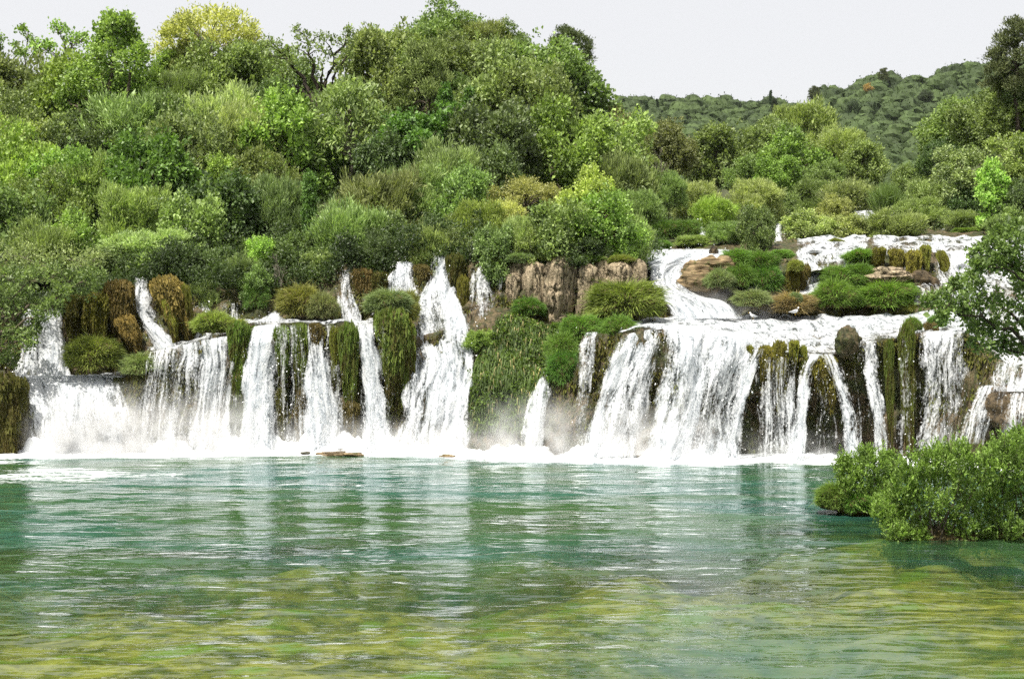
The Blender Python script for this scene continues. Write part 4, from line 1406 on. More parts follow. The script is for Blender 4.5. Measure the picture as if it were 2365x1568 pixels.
# ------------------------------------------------------------------ the pine wood on the far hill
def far_wood():
    rng = np.random.default_rng(31)
    protos = []
    for v in range(4):
        nu, nv = 15, 9
        th, ph = np.meshgrid(np.linspace(0, 2 * math.pi, nu), np.linspace(.001, math.pi - .001, nv))
        B = np.stack([np.sin(ph) * np.cos(th), np.sin(ph) * np.sin(th), np.cos(ph)], -1)
        per = fbm(np.stack([B[..., 0], B[..., 1], B[..., 2]], -1) * 2.3 + v * 9, 2, 400 + v)
        body = B * (.86 + .30 * per)[..., None] * np.array([1, 1, .85])
        body[:, -1] = body[:, 0]
        F0 = grid_faces(nu, nv)
        q0 = body.reshape(-1, 3)[F0]
        t0 = np.clip(.5 + .5 * per.reshape(-1)[F0].mean(1), 0, 1)  # tone follows the bumps: shade painted into hollows, light onto bulges
        dl = rdirs(rng, 95)
        dl = dl[dl[:, 2] > -.4]
        rr = (.86 + .30 * fbm(dl * 2.3 + v * 9, 2, 400 + v))[:, None]
        q1, t1 = leaves(rng, dl * rr * np.array([1, 1, .85]), dl, 1, .04, .15, .09, up=.2, rand=.7, tonevar=.2)
        V = np.concatenate([q0, q1]).reshape(-1, 3)
        t = np.concatenate([t0, t1])
        me = mesh_np("far_pine", V, np.arange(len(V)).reshape(-1, 4), False, face_attr={"tone": t})
        me.materials.append(M_NEEDLE)
        protos.append((V, t, me))
    n = 3600
    px = rng.uniform(1120, 2520, n)
    t = rng.uniform(.02, 1.0, n) ** .8
    Y, z = far_ground(px, t)
    R = 1.7 + 3.2 * rng.random(n) ** 1.7 * (1 - .15 * t)
    X = (px - 1182.5) / 3285 * Y
    zc = z + R * .55
    # those that show largest become trees of their own
    py = 725 - (zc - CAM_H) / Y * 3285
    inview = (px > 1385) & (px < 2290) & (py < 440)
    score = np.where(inview, R / Y, -1)
    own = np.argsort(-score)[:240]
    base = np.array(TINT["pine"]) * np.array([.95, 1.08, .9])
    mask = np.zeros(n, bool)
    mask[own] = True
    for i in own:
        o = link("pine_tree", protos[i % 4][2], None, None, (X[i], Y[i], zc[i]))
        o.scale = (R[i], R[i], R[i] * rng.uniform(.9, 1.45))
        o.rotation_euler = (0, 0, rng.uniform(0, 6.28))
        o.color = (*(base * rng.uniform(.7, 1.35)), 1)
        tag(o, "rounded dull green pine in the wood covering the far hill", "tree", "pines on the far hill")
    Vs, Ts = [], []
    for i in np.where(~mask)[0]:
        V, tn, _ = protos[i % 4]
        a = rng.uniform(0, 6.28)
        ca, sa = math.cos(a), math.sin(a)
        Q = V @ np.array([[ca, sa, 0], [-sa, ca, 0], [0, 0, 1]]) * R[i] * np.array([1, 1, rng.uniform(.9, 1.45)]) + np.array([X[i], Y[i], zc[i] + rng.uniform(-.3, 1.2)])
        Vs.append(Q)
        Ts.append(np.clip(tn * .8 + rng.uniform(-.25, .32), 0, 1))
    V = np.concatenate(Vs)
    o = link("pine_wood", mesh_np("pine_wood", V, np.arange(len(V)).reshape(-1, 4), False, face_attr={"tone": np.concatenate(Ts)}), M_NEEDLE)
    o.color = (*base, 1)
    structure(o, 'stuff')
    FG = "cypresses on the far hill"
    for px_, py_, hh, lab in [
        (1789, 268, 34, "tallest dark cypress on the far hill"), (1780, 226, 15, "thin dark spire on the ridge of the far hill"),
        (1493, 256, 18, "dark cypress left on the far hill, near the ridge"), (1518, 246, 15, "dark cypress just right of the left one on the far hill"),
        (1440, 244, 14, "small dark spire at the left end of the far ridge"), (1836, 258, 15, "small dark cypress right of the tallest one"),
        (1493, 330, 22, "dark cypress low on the left of the far hill"), (2020, 252, 14, "small dark cypress in the middle of the far right slope"),
        (1997, 322, 20, "dark cypress low on the far right slope")]:
        tt = np.clip((452 - py_) / (452 - (np.interp(px_, FAR_X, FAR_P) + 6)), .02, 1) ** (1 / .9)
        Yc = 278 + tt * 250 - 8
        plant("cypress", px_, py_, hh, "blue", lab, Y=float(Yc), group=FG)
    for px_, py_, r_, ti, lab in [
        (1973, 250, 18, "blue", "dark conical tree on the far right slope"), (2137, 226, 16, "blue", "dark round tree high on the far right slope"),
        (2005, 204, 10, "rust", "rust coloured tree below the ridge of the far hill"), (1880, 218, 15, "pine", "flat topped pine standing out on the far ridge"),
        (2040, 176, 15, "pine", "dark pine standing up on the right ridge")]:
        tt = np.clip((452 - py_) / (452 - (np.interp(px_, FAR_X, FAR_P) + 6)), .02, 1) ** (1 / .9)
        plant("pine" if ti == "pine" else "oak", px_, py_, r_, ti, lab, Y=float(272 + tt * 250 - 8), group="standout trees on the far hill")


far_wood()


# ------------------------------------------------------------------ undergrowth between the trees
def undergrowth():
    rng = np.random.default_rng(8)
    n = 15000
    px = rng.uniform(-200, 1520, n)
    t = rng.uniform(.0, 1.02, n)
    Y = HILL_Y0 + HILL_D * t
    X = (px - 1182.5) / 3285 * Y
    heap = .4 + 1.8 * vnoise(np.stack([X * .32, Y * .32, 0 * X], -1), 91)
    c = np.stack([X, Y, ground(px, Y) + np.maximum(.3, heap) * rng.uniform(.35, 1.0, n)], -1)
    px2 = np.concatenate([rng.uniform(1480, 2480, 3000), rng.uniform(2400, 3500, 2500)])
    Y2 = np.concatenate([rng.uniform(97, 190, 3000), rng.uniform(84, 150, 2500)])
    c2 = np.stack([(px2 - 1182.5) / 3285 * Y2, Y2, ground(px2, Y2) + rng.uniform(0, 1.3, 5500)], -1)
    px3 = rng.uniform(-80, 1480, 5000)
    v3 = rng.uniform(4.75, 7.0, 5000)
    c3 = cliff_at(px3, v3) + np.stack([0 * px3, -.5 * rng.random(5000), rng.uniform(-.1, .4, 5000) + 1.7 * np.maximum(0, vnoise(np.stack([px3 * .02, v3, 0 * v3], -1), 93))], -1)
    c3 = c3[~((px3 > 1160) & (px3 < 1490) & (v3 < 5.6))]
    px4 = rng.uniform(2430, 3200, 1800)
    v4 = rng.uniform(.3, 7, 1800)
    c4 = cliff_at(px4, v4) + np.stack([0 * px4, -.4 + 0 * px4, .3 + 0 * px4], -1)
    c = np.concatenate([c, c2, c3, c4])
    tv = np.repeat(vnoise(c * .45, 92) * .5 - .05, 13)
    d = unit(rng.normal(0, .5, c.shape) + np.array([0, -.3, .8]))
    V, tn = leaves(rng, c, d, 13, .26, .22, .10, rand=.8)
    o = link("undergrowth", mesh_np("undergrowth", V.reshape(-1, 3), np.arange(len(V) * 4).reshape(-1, 4), False, face_attr={"tone": np.clip(tn + tv, 0, 1)}), M_LEAF)
    o.color = (.062, .092, .032, 1)  # darkened well below the crowns, painting the shade pockets between trees
    structure(o, 'stuff')


undergrowth()

# ------------------------------------------------------------------ grass tussocks
TUSSOCK = []


def tussock_proto(seed, nb=4600, lay=1.0):
    rng = np.random.default_rng(seed)
    nu, nv = 40, 18
    th, ph = np.meshgrid(np.linspace(0, 2 * math.pi, nu), np.linspace(.001, math.pi - .001, nv))
    B = np.stack([np.sin(ph) * np.cos(th), np.sin(ph) * np.sin(th), np.cos(ph)], -1)
    rad = np.stack([1.0 + 0 * th, .85 + 0 * th, .8 + 0 * th], -1)
    n = fbm(B * 1.6 + seed, 3, seed)
    body = B * rad * (1 + .36 * n)[..., None] * .9
    body[..., 2] = np.maximum(body[..., 2], -.55)
    mb = mesh_np("mound", body.reshape(-1, 3), grid_faces(nu, nv), True)
    mb.materials.append(M_SOIL)
    d = rdirs(rng, int(nb * 1.6))
    d = d[d[:, 2] > -.62][:nb]
    k = len(d)
    p = d * np.array([1.0, .85, .8]) * (1 + .36 * fbm(d * 1.6 + seed, 3, seed))[:, None] * .9
    tuft = vnoise(d * 5 + seed, seed + 3)
    a = unit(d * .75 + np.array([0, 0, .55]) + rng.normal(0, .28, (k, 3)))
    L = (.23 + .12 * tuft[:, None]) * rng.uniform(.6, 1.5, (k, 1)) * np.where(rng.random((k, 1)) < .05, 1.8, 1.0) * lay
    s = unit(np.cross(a, rdirs(rng, k)))
    m1 = p + a * L * .6
    tip = m1 + unit(a + np.array([0, 0, -1.0]) + d * .5) * L * .6
    w = .013
    V1 = np.stack([p - s * w, p + s * w, m1 + s * w * .9, m1 - s * w * .9], 1)
    V2 = np.stack([m1 - s * w * .9, m1 + s * w * .9, tip + s * .002, tip - s * .002], 1)
    tone = np.clip(.5 + .3 * tuft + rng.normal(0, .16, k), 0, 1)
    mg = foliage_mesh("grass_blades", [(V1, tone), (V2, tone)])
    mg.materials.append(M_GRASS)
    return mb, mg


for s_ in range(4):
    TUSSOCK.append(tussock_proto(40 + s_))
GR = dict(green=(.150, .245, .055), deep=(.110, .200, .045), yellow=(.27, .28, .085), olive=(.19, .215, .062),
          grey=(.21, .255, .130), brown=(.21, .165, .065), tan=(.30, .23, .12))


def tussock(px, py, rx, ry, tint, label, Y, group="grass tussocks on the rocks", name="grass_tussock", ky=.8):
    """a grassy mound with centre (px, py) and half size rx, ry in photograph pixels"""
    mb, mg = TUSSOCK[PRNG.integers(4)]
    k = Y / 3285
    c = P(px, py, Y)
    e = empty(name, c - np.array([0, 0, ry * k * .5]), PRNG.uniform(-.5, .5), (rx * k * .95, rx * k * ky, ry * k * 1.05))
    tag(e, label, "grass tussock" if name == "grass_tussock" else "mound", group)
    m = link("mound", mb, None, e, (0, 0, .5))
    b = link("grass_blades", mg, None, e, (0, 0, .5))
    b.color = (*(np.array(GR[tint]) * PRNG.uniform(.92, 1.08, 3)), 1)
    b["kind"] = "stuff"
    return e


TUSSOCKS = [
    (215, 826, 62, 44, "olive", "rounded grassy boulder in the left fall, brown under its rim", 76.2),
    (330, 846, 48, 30, "grey", "greyish grass tuft left of the fluted curtain", 76.2),
    (700, 706, 62, 42, "olive", "yellowish grass clump on the left shelf beside the white cascade", 79.6),
    (745, 716, 38, 36, "grey", "grey green tuft at the right end of the yellowish clump", 78.8),
    (495, 752, 52, 30, "yellow", "pale yellow tuft above the fluted curtain", 77.4),
    (545, 752, 24, 14, "yellow", "small yellow tuft at the top of the tall moss pillar", 77.2),
    (585, 762, 18, 9, "olive", "flat olive tuft at the edge of the left shelf", 77.0),
    (895, 705, 52, 32, "grey", "grey green bushy clump crowning the hanging column", 77.0),
    (940, 716, 26, 44, "olive", "mossy hump beside the arching water above the bushy column", 78.2),
    (590, 690, 26, 36, "deep", "green tuft hanging in the shade left of the white cascade", 81.0),
    (1440, 702, 84, 50, "olive", "large olive grass mound below the tufa columns", 78.0),
    (1500, 716, 34, 30, "olive", "right end of the large olive grass mound", 77.6),
    (1432, 766, 44, 34, "green", "small green tussock at the lip of the big right fall", 75.0),
    (1340, 768, 46, 38, "green", "green tussock left of the big right fall, upper of two", 75.6),
    (1302, 808, 40, 38, "green", "green tussock left of the big right fall, lower of two", 75.0),
    (1302, 860, 38, 46, "deep", "dark green hanging tussock above the short white spout", 74.4),
    (1540, 538, 34, 26, "deep", "left one of the two dark round tussocks", 97),
    (1586, 534, 30, 25, "deep", "right one of the two dark round tussocks", 97),
    (1520, 572, 30, 16, "green", "light green tussock above the white chute", 92),
    (1705, 600, 36, 24, "green", "bright tussock on top of the layered brown rock", 82.6),
    (1762, 612, 40, 28, "deep", "dark green tussock right of the bright one on the brown rock", 82.4),
    (1805, 590, 26, 13, "green", "flat green tussock at the left of the single jet", 83.0),
    (1715, 644, 34, 32, "deep", "green tussock lying on the right side of the brown rock", 81.6),
    (1662, 652, 36, 28, "grey", "greyish tussock on the lower ledges of the brown rock", 81.2),
    (1764, 656, 40, 40, "deep", "dark shaded tussock above the spray", 81.9),
    (1740, 694, 42, 24, "grey", "pale misty tuft in the spray beside the brown hummock", 80.2),
    (1836, 692, 16, 15, "grey", "small bluish tuft on the brown hummock", 80.0),
    (1990, 596, 46, 20, "green", "uppermost green tussock of the right hand pile", 83.8),
    (1948, 648, 50, 34, "green", "green tussock in the middle of the right hand pile", 82.6),
    (1990, 640, 38, 30, "deep", "darker tussock in the middle of the right hand pile", 82.4),
    (1928, 690, 56, 40, "green", "broad green tussock at the lower left of the right hand pile", 81.4),
    (2050, 690, 68, 36, "green", "long dome shaped tussock at the lower right of the pile", 81.2),
    (2104, 712, 20, 13, "yellow", "small yellow green tuft at the right foot of the dome shaped tussock", 80.6),
    (2108, 756, 22, 22, "green", "green tuft on the lip left of the speckled curtain", 72.2),
    (2166, 746, 24, 17, "green", "green tuft on the lip right of the other lip tuft", 72.2),
    (2230, 534, 28, 8, "green", "flat green tussock at the far end of the highest ledge", 97),
    (1930, 560, 20, 9, "olive", "small olive tuft in the water of the upper ledge", 89),
    (1838, 618, 18, 16, "yellow", "small yellowish tuft on the green mossy face", 82.2),
]
for px, py, rx, ry, ti, lab, Y in TUSSOCKS:
    tussock(px, py, rx, ry, ti, lab, Y)
for px, py, rx, ry, ti, lab, Y in [
        (1200, 600, 32, 14, "grey", "greyish grass fringe on the leftmost tufa caps", 80.2), (1296, 596, 36, 14, "olive", "olive grass fringe on top of the widest tufa column", 80.0),
        (1372, 600, 30, 12, "green", "green fringe between the fig shrub and the short brown tufa column", 80.2), (1436, 604, 34, 14, "olive", "olive grass fringe on the short broad tufa column", 80.0),
        (1222, 716, 40, 26, "deep", "dark green growth under the second tufa column", 79.2), (1300, 770, 30, 24, "deep", "dark green growth under the widest tufa column", 78.6),
        (1368, 742, 24, 20, "olive", "olive tuft under the long tufa column", 79.2)]:
    tussock(px, py, rx, ry, ti, lab, Y)
tussock(1830, 708, 56, 28, "tan", "brown grassy hummock behind the gulls", 80.6, name="brown_hummock")
tussock(1775, 706, 40, 22, "tan", "low brown hummock in the spray left of the larger brown one", 80.8, name="brown_hummock")

# ------------------------------------------------------------------ hanging moss columns
MOSS = []


def moss_proto(seed, n=4600):
    rng = np.random.default_rng(seed)
    nu, nv = 40, 40
    th, v = np.meshgrid(np.linspace(0, 2 * math.pi, nu), np.linspace(0, 1, nv))

    def reach(th):
        """how far down each side of the drape hangs: a ragged hem"""
        q = np.stack([np.cos(th) * 2.2, np.sin(th) * 2.2, 0 * th + seed], -1)
        return .80 + .24 * vnoise(q, seed + 4) + .12 * vnoise(q * 2.6, seed + 5)

    def surf(th, v):
        d = np.stack([np.cos(th), np.sin(th), 0 * th], -1)
        z = v * reach(th)
        q = d * 1.5 + np.stack([0 * th, 0 * th, -z * 2.4 + seed], -1)
        prof = np.where(v < .09, np.sqrt(np.clip(v / .09, 0, 1)), 1 - .5 * ss(.45, 1.0, v)) * .5 * ss(1.02, .96, v)
        flute = vnoise(d * 3.4 + np.stack([0 * th, 0 * th, z * .5 + seed], -1), seed + 2)
        r = prof * (1 + .42 * fbm(q, 3, seed) + .22 * flute)
        sway = .16 * vnoise(np.stack([0 * th, 0 * th + seed, z * 2.2], -1), seed + 8)
        return np.stack([r * np.cos(th) + sway, r * np.sin(th), -z], -1), d, r
    b, _, _ = surf(th, v)
    b[:, -1] = b[:, 0]
    x0, x1 = b[..., 0].min(), b[..., 0].max()
    cx, fx = (x0 + x1) / 2, 1 / (x1 - x0)
    b = (b - np.array([cx, 0, 0])) * np.array([fx, 1, 1])
    mb = mesh_np("rock_core", (b * np.array([.93, .93, 1])).reshape(-1, 3), grid_faces(nu, nv), True)
    mb.materials.append(M_SOIL)
    a1, v1 = rng.uniform(0, 6.28, n), rng.uniform(.01, .99, n)
    p, d, _ = surf(a1, v1)
    p = (p - np.array([cx, 0, 0])) * np.array([fx, 1, 1])
    a = unit(d * .6 + np.array([0, 0, -.25]) * (v1[:, None] > .1) + rng.normal(0, .4, (n, 3)))
    s = unit(np.cross(a, rdirs(rng, n)))
    clump = vnoise(p * np.array([4, 4, 7.0]), seed + 7)
    L = rng.uniform(.05, .12, (n, 1)) * (1 + .5 * clump[:, None])
    m1 = p + a * L * .5
    drop = np.where(rng.random((n, 1)) < .25 * (v1[:, None] > .4), 3.0, 1.0)
    tip = m1 + np.array([0, 0, -.026]) * rng.uniform(.5, 1.6, (n, 1)) * drop + a * L * .35
    W = .042
    V = np.stack([p, m1 + s * W, tip, m1 - s * W], 1)
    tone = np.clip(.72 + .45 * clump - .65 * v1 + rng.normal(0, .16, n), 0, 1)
    mg = foliage_mesh("moss", [(V, tone)])
    mg.materials.append(M_MOSSLEAF)
    return mb, mg


for s_ in range(6):
    MOSS.append(moss_proto(60 + s_))
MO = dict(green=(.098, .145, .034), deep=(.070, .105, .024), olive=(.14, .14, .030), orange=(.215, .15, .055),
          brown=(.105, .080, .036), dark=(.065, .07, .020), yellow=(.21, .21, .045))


def moss(px0, px1, py0, py1, tint, label, Y, lean=0.0, deep=.75, group="hanging moss columns"):
    """hanging column of moss between px0 and px1 from py0 (top) to py1 (bottom)"""
    mb, mg = MOSS[PRNG.integers(6)]
    k = Y / 3285
    t = P((px0 + px1) / 2, py0, Y)
    w, h = (px1 - px0) * k, (py1 - py0) * k
    e = empty("moss_column", t, 0, (w * 1.0, w * deep, h * 1.12))
    e.rotation_euler = (0, lean, 0)
    tag(e, label, "moss column", group)
    link("rock_core", mb, None, e)
    b = link("moss", mg, None, e)
    b.color = (*(np.array(MO[tint]) * PRNG.uniform(.92, 1.08, 3)), 1)
    b["kind"] = "stuff"
    return e


MOSSES = [
    (-44, 56, 868, 1060, "dark", "dark mossy rock wall at the extreme left of the lake", 73.6, 0, .7),
    (150, 200, 684, 800, "dark", "leftmost of the mossy columns behind the grassy boulder", 78.8, 0, .8),
    (196, 256, 676, 806, "olive", "wide olive mossy column behind the grassy boulder", 78.6, 0, .8),
    (246, 312, 650, 800, "brown", "brownish mossy column left of the slender chute", 78.9, 0, .8),
    (262, 310, 730, 826, "orange", "orange tinted moss at the foot of the brownish column", 78.3, -.35, .7),
    (344, 420, 640, 796, "orange", "big orange brown mossy column right of the slender chute", 78.9, -.28, .8),
    (410, 438, 660, 790, "olive", "narrow olive strip along the orange mossy column", 78.7, -.1, .7),
    (372, 400, 690, 790, "yellow", "yellowish streak in front of the orange mossy column", 78.2, -.2, .6),
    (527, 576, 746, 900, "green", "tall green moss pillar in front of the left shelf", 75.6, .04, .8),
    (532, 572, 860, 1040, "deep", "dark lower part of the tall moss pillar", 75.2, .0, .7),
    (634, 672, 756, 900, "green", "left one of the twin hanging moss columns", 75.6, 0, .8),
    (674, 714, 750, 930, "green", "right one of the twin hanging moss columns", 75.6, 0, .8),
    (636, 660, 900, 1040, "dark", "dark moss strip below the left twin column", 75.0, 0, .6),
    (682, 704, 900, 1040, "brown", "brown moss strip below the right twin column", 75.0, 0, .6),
    (714, 748, 748, 850, "brown", "short brown mossy block right of the twin columns", 76.0, 0, .8),
    (782, 826, 750, 970, "green", "long green moss column in the middle of the left falls", 75.4, 0, .8),
    (762, 786, 760, 940, "olive", "narrow olive column left of the long green one", 75.7, 0, .7),
    (790, 830, 930, 1040, "brown", "brown foot under the long green moss column", 75.0, 0, .7),
    (868, 958, 716, 950, "green", "big bushy hanging column beside the tall torrent", 76.2, 0, .7),
    (920, 962, 740, 940, "olive", "olive side of the big bushy hanging column", 76.3, .05, .7),
    (816, 866, 622, 716, "brown", "brown hanging roots left of the fan shaped fall", 81.5, 0, .7),
    (856, 898, 628, 704, "dark", "dark rock with roots right of the brown hanging roots", 81.5, 0, .7),
    (956, 998, 612, 672, "brown", "brown root draped rock left of the tall torrent", 81.5, 0, .7),
    (1030, 1070, 588, 696, "dark", "dark mossy pillar right of the tall torrent top", 80.8, 0, .8),
    (1056, 1082, 640, 775, "olive", "narrow olive pillar below the dark mossy pillar", 79.8, 0, .8),
    (1135, 1172, 560, 660, "deep", "green hanging growth left of the smallest tufa column", 80.6, 0, .7),
    (1720, 1742, 800, 900, "olive", "small mossy knob at the left of the dark hollow", 71.9, 0, .8),
    (1752, 1788, 800, 900, "olive", "mossy bulge under the lip, left of two", 72.0, 0, .8),
    (1786, 1822, 790, 930, "olive", "mossy bulge under the lip, right of two", 72.0, 0, .8),
    (1822, 1846, 786, 840, "yellow", "yellow mossy knob on the lip above the dark hollow", 71.6, 0, .8),
    (1846, 1866, 800, 940, "olive", "mossy strip left of the water arch", 71.8, 0, .7),
    (1872, 1934, 822, 930, "olive", "mossy crown inside the water arch", 72.0, 0, .7),
    (2042, 2066, 790, 1000, "deep", "narrow dark moss strip right of the twin streams", 71.2, 0, .7),
    (2076, 2114, 752, 1040, "deep", "wide dark moss column hanging from the lip tuft", 71.0, 0, .7),
    (2134, 2168, 745, 810, "brown", "brown mossy knob beside the speckled curtain", 71.4, 0, .8),
    (1812, 1850, 606, 700, "olive", "olive part of the mossy face between the jets", 82.9, 0, .8),
    (1842, 1872, 612, 720, "brown", "brown side of the mossy face left of the curving ribbon", 83.0, 0, .7),
    (2010, 2046, 572, 622, "olive", "left mossy hump under the highest ledge", 83.4, 0, .8),
    (2052, 2092, 576, 640, "olive", "middle mossy hump under the highest ledge", 83.2, 0, .8),
    (2092, 2128, 578, 668, "yellow", "grassy hump under the highest ledge", 82.8, 0, .8),
    (2124, 2150, 566, 630, "yellow", "yellow mossy patch right of the grassy hump", 83.0, 0, .7),
    (2160, 2186, 580, 668, "olive", "slanting moss strip at the right of the rock face", 82.8, -.25, .7),
]
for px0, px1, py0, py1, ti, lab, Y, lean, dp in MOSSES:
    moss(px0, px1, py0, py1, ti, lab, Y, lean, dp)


# ------------------------------------------------------------------ dry tufa columns
def tufa(px0, px1, py0, py1, label, Y, seed, taper=.7, ragged=.2, depth=.8, topround=.3):
    k = Y / 3285
    t = P((px0 + px1) / 2, py0, Y)
    w, h = (px1 - px0) * k * 1.08, (py1 - py0) * k
    nu, nv = 90, 64
    th, v = np.meshgrid(np.linspace(0, 2 * math.pi, nu), np.linspace(0, 1, nv))
    c, s = np.cos(th), np.sin(th)
    # rounded box section
    sec = (np.abs(c) ** 3 + np.abs(s) ** 3) ** (-1 / 3)
    d = np.stack([c, s, 0 * c], -1)
    prof = np.where(v < topround, np.sqrt(np.clip(v / topround, 0, 1) * (2 - v / topround)), 1 - (1 - taper) * ss(.45, 1, v))
    wx = w / 2
    q = np.stack([c * sec * wx, s * sec * wx * depth, 0 * c], -1)
    ribs = vnoise(q * np.array([8, 8, 0]) + np.stack([0 * v, 0 * v, v * h * .35 + seed], -1), seed)
    ribs2 = vnoise(q * np.array([19, 19, 0]) + np.stack([0 * v, 0 * v, v * h * .8 + seed], -1), seed + 1)
    lump = fbm(q * 1.2 + np.stack([0 * v, 0 * v, v * h * .7 + seed], -1), 3, seed + 2)
    r = prof * sec * (1 + .10 * ribs + .08 * ribs2 + .17 * lump - .16 * np.clip(.25 - np.abs(vnoise(q * 1.5 + np.stack([0 * v, 0 * v, v * h * .8 + seed * 2], -1), seed + 11)), 0, 1) / .25)
    hang = ragged * h * (.5 * vnoise(q * np.array([5, 5, 0]) + seed, seed + 4) + .7 * vnoise(q * np.array([13, 13, 0]) + seed, seed + 5)) * ss(.6, 1.0, v)
    close = ss(1.0, .985, v)
    p = np.stack([r * c * wx * close, r * s * wx * depth * close, -v * h + hang], -1)
    m = mesh_np("tufa_column", p.reshape(-1, 3), grid_faces(nu, nv), True)
    o = link("tufa_column", m, M_TUFA, None, t)
    o.rotation_euler = (math.sin(seed * 2.3) * .05, math.sin(seed * 3.7) * .07, math.sin(seed * 5.1) * .5)
    tag(o, label, "tufa column", "dry tufa columns below the fig shrubs")
    return o


tufa(1168, 1240, 596, 680, "brown rounded cap above the smallest tufa column", 80.6, 1, .9, .1)
tufa(1172, 1206, 630, 706, "smallest tufa column at the left end of the row", 79.9, 2, .75)
tufa(1206, 1260, 604, 728, "second tufa column from the left with a fringed foot", 80.0, 3, .85)
tufa(1260, 1336, 590, 758, "widest and longest ribbed tufa column in the row", 79.7, 4, .55)
tufa(1270, 1322, 715, 778, "ragged lower end hanging under the widest tufa column", 79.6, 9, .6, .2)
tufa(1328, 1382, 608, 744, "long tufa column right of the widest one", 79.8, 5, .8)
tufa(1366, 1410, 590, 694, "short brown tufa column set back in the row", 80.2, 6, .8)
tufa(1404, 1462, 604, 674, "short broad tufa column near the right end", 79.7, 7, .95)
tufa(1452, 1490, 598, 672, "dark mossy tufa block at the right end of the row", 79.8, 8, .95)


# ------------------------------------------------------------------ boulders
def boulder(px, py, rx, ry, label, Y, seed, mat, name="boulder", ky=.8, group="boulders in the falls", rough=.3, flat=1.0):
    k = Y / 3285
    c = P(px, py, Y)
    nu, nv = 64, 36
    th, ph = np.meshgrid(np.linspace(0, 2 * math.pi, nu), np.linspace(.001, math.pi - .001, nv))
    B = np.stack([np.sin(ph) * np.cos(th), np.sin(ph) * np.sin(th), np.cos(ph)], -1)
    n = fbm(B * 1.5 + seed * 3.1, 4, seed)
    led = vnoise(np.stack([B[..., 0] * .6, B[..., 1] * .6, B[..., 2] * 4.5 + seed], -1), seed + 6)
    q = B * (1 + rough * n + .10 * led)[..., None] * np.array([rx * k, rx * k * ky, ry * k])
    o = link(name, mesh_np(name, q.reshape(-1, 3), grid_faces(nu, nv), True), mat, None, c)
    tag(o, label, "rock", group)
    return o


boulder(1622, 646, 56, 50, "layered brown rock beside the white chute", 82.6, 3, M_ROCK)
boulder(1660, 622, 40, 28, "upper brown ledge on the right of the layered rock", 82.4, 5, M_ROCK)
boulder(1648, 580, 9, 12, "small dark stone standing on the white water above the layered rock", 86.5, 4, M_BROWNROCK)
boulder(1956, 792, 30, 36, "dark olive boulder on the lip of the big right fall", 71.4, 7, M_CLIFF)
boulder(1500, 682, 26, 15, "mossy dark stone beside the white chute below the tufa columns", 78.6, 11, M_BROWNROCK)
boulder(1400, 694, 36, 16, "tan rock ledge above the large olive mound", 79.4, 13, M_TUFA)
boulder(2342, 962, 84, 62, "wet brown boulder with water running over it at the right edge", 66.2, 17, M_BROWNROCK, rough=.25)
boulder(2420, 900, 76, 60, "dark rock at the right edge above the wet boulder", 67.8, 19, M_BROWNROCK)
boulder(2046, 640, 62, 20, "pale wet rock slab above the dome shaped tussock", 82.4, 23, M_TUFA)
boulder(2130, 660, 40, 34, "wet rock below the yellow mossy patch", 82.2, 29, M_BROWNROCK)
RG = "low rocks breaking the lake surface"
boulder(768, 1047, 34, 5.5, "long low brown rock in the foam below the left falls", 72.6, 31, M_ROCK, group=RG)
boulder(812, 1049, 26, 4, "flat right end piece of the long low brown rock", 72.4, 33, M_ROCK, group=RG)
boulder(706, 1046, 12, 3.2, "small green rock left of the long low brown rock", 72.6, 37, M_CLIFF, group=RG)
boulder(1033, 1053, 17, 3.6, "small brown rock in the foam below the tall torrent", 71.8, 41, M_ROCK, group=RG)


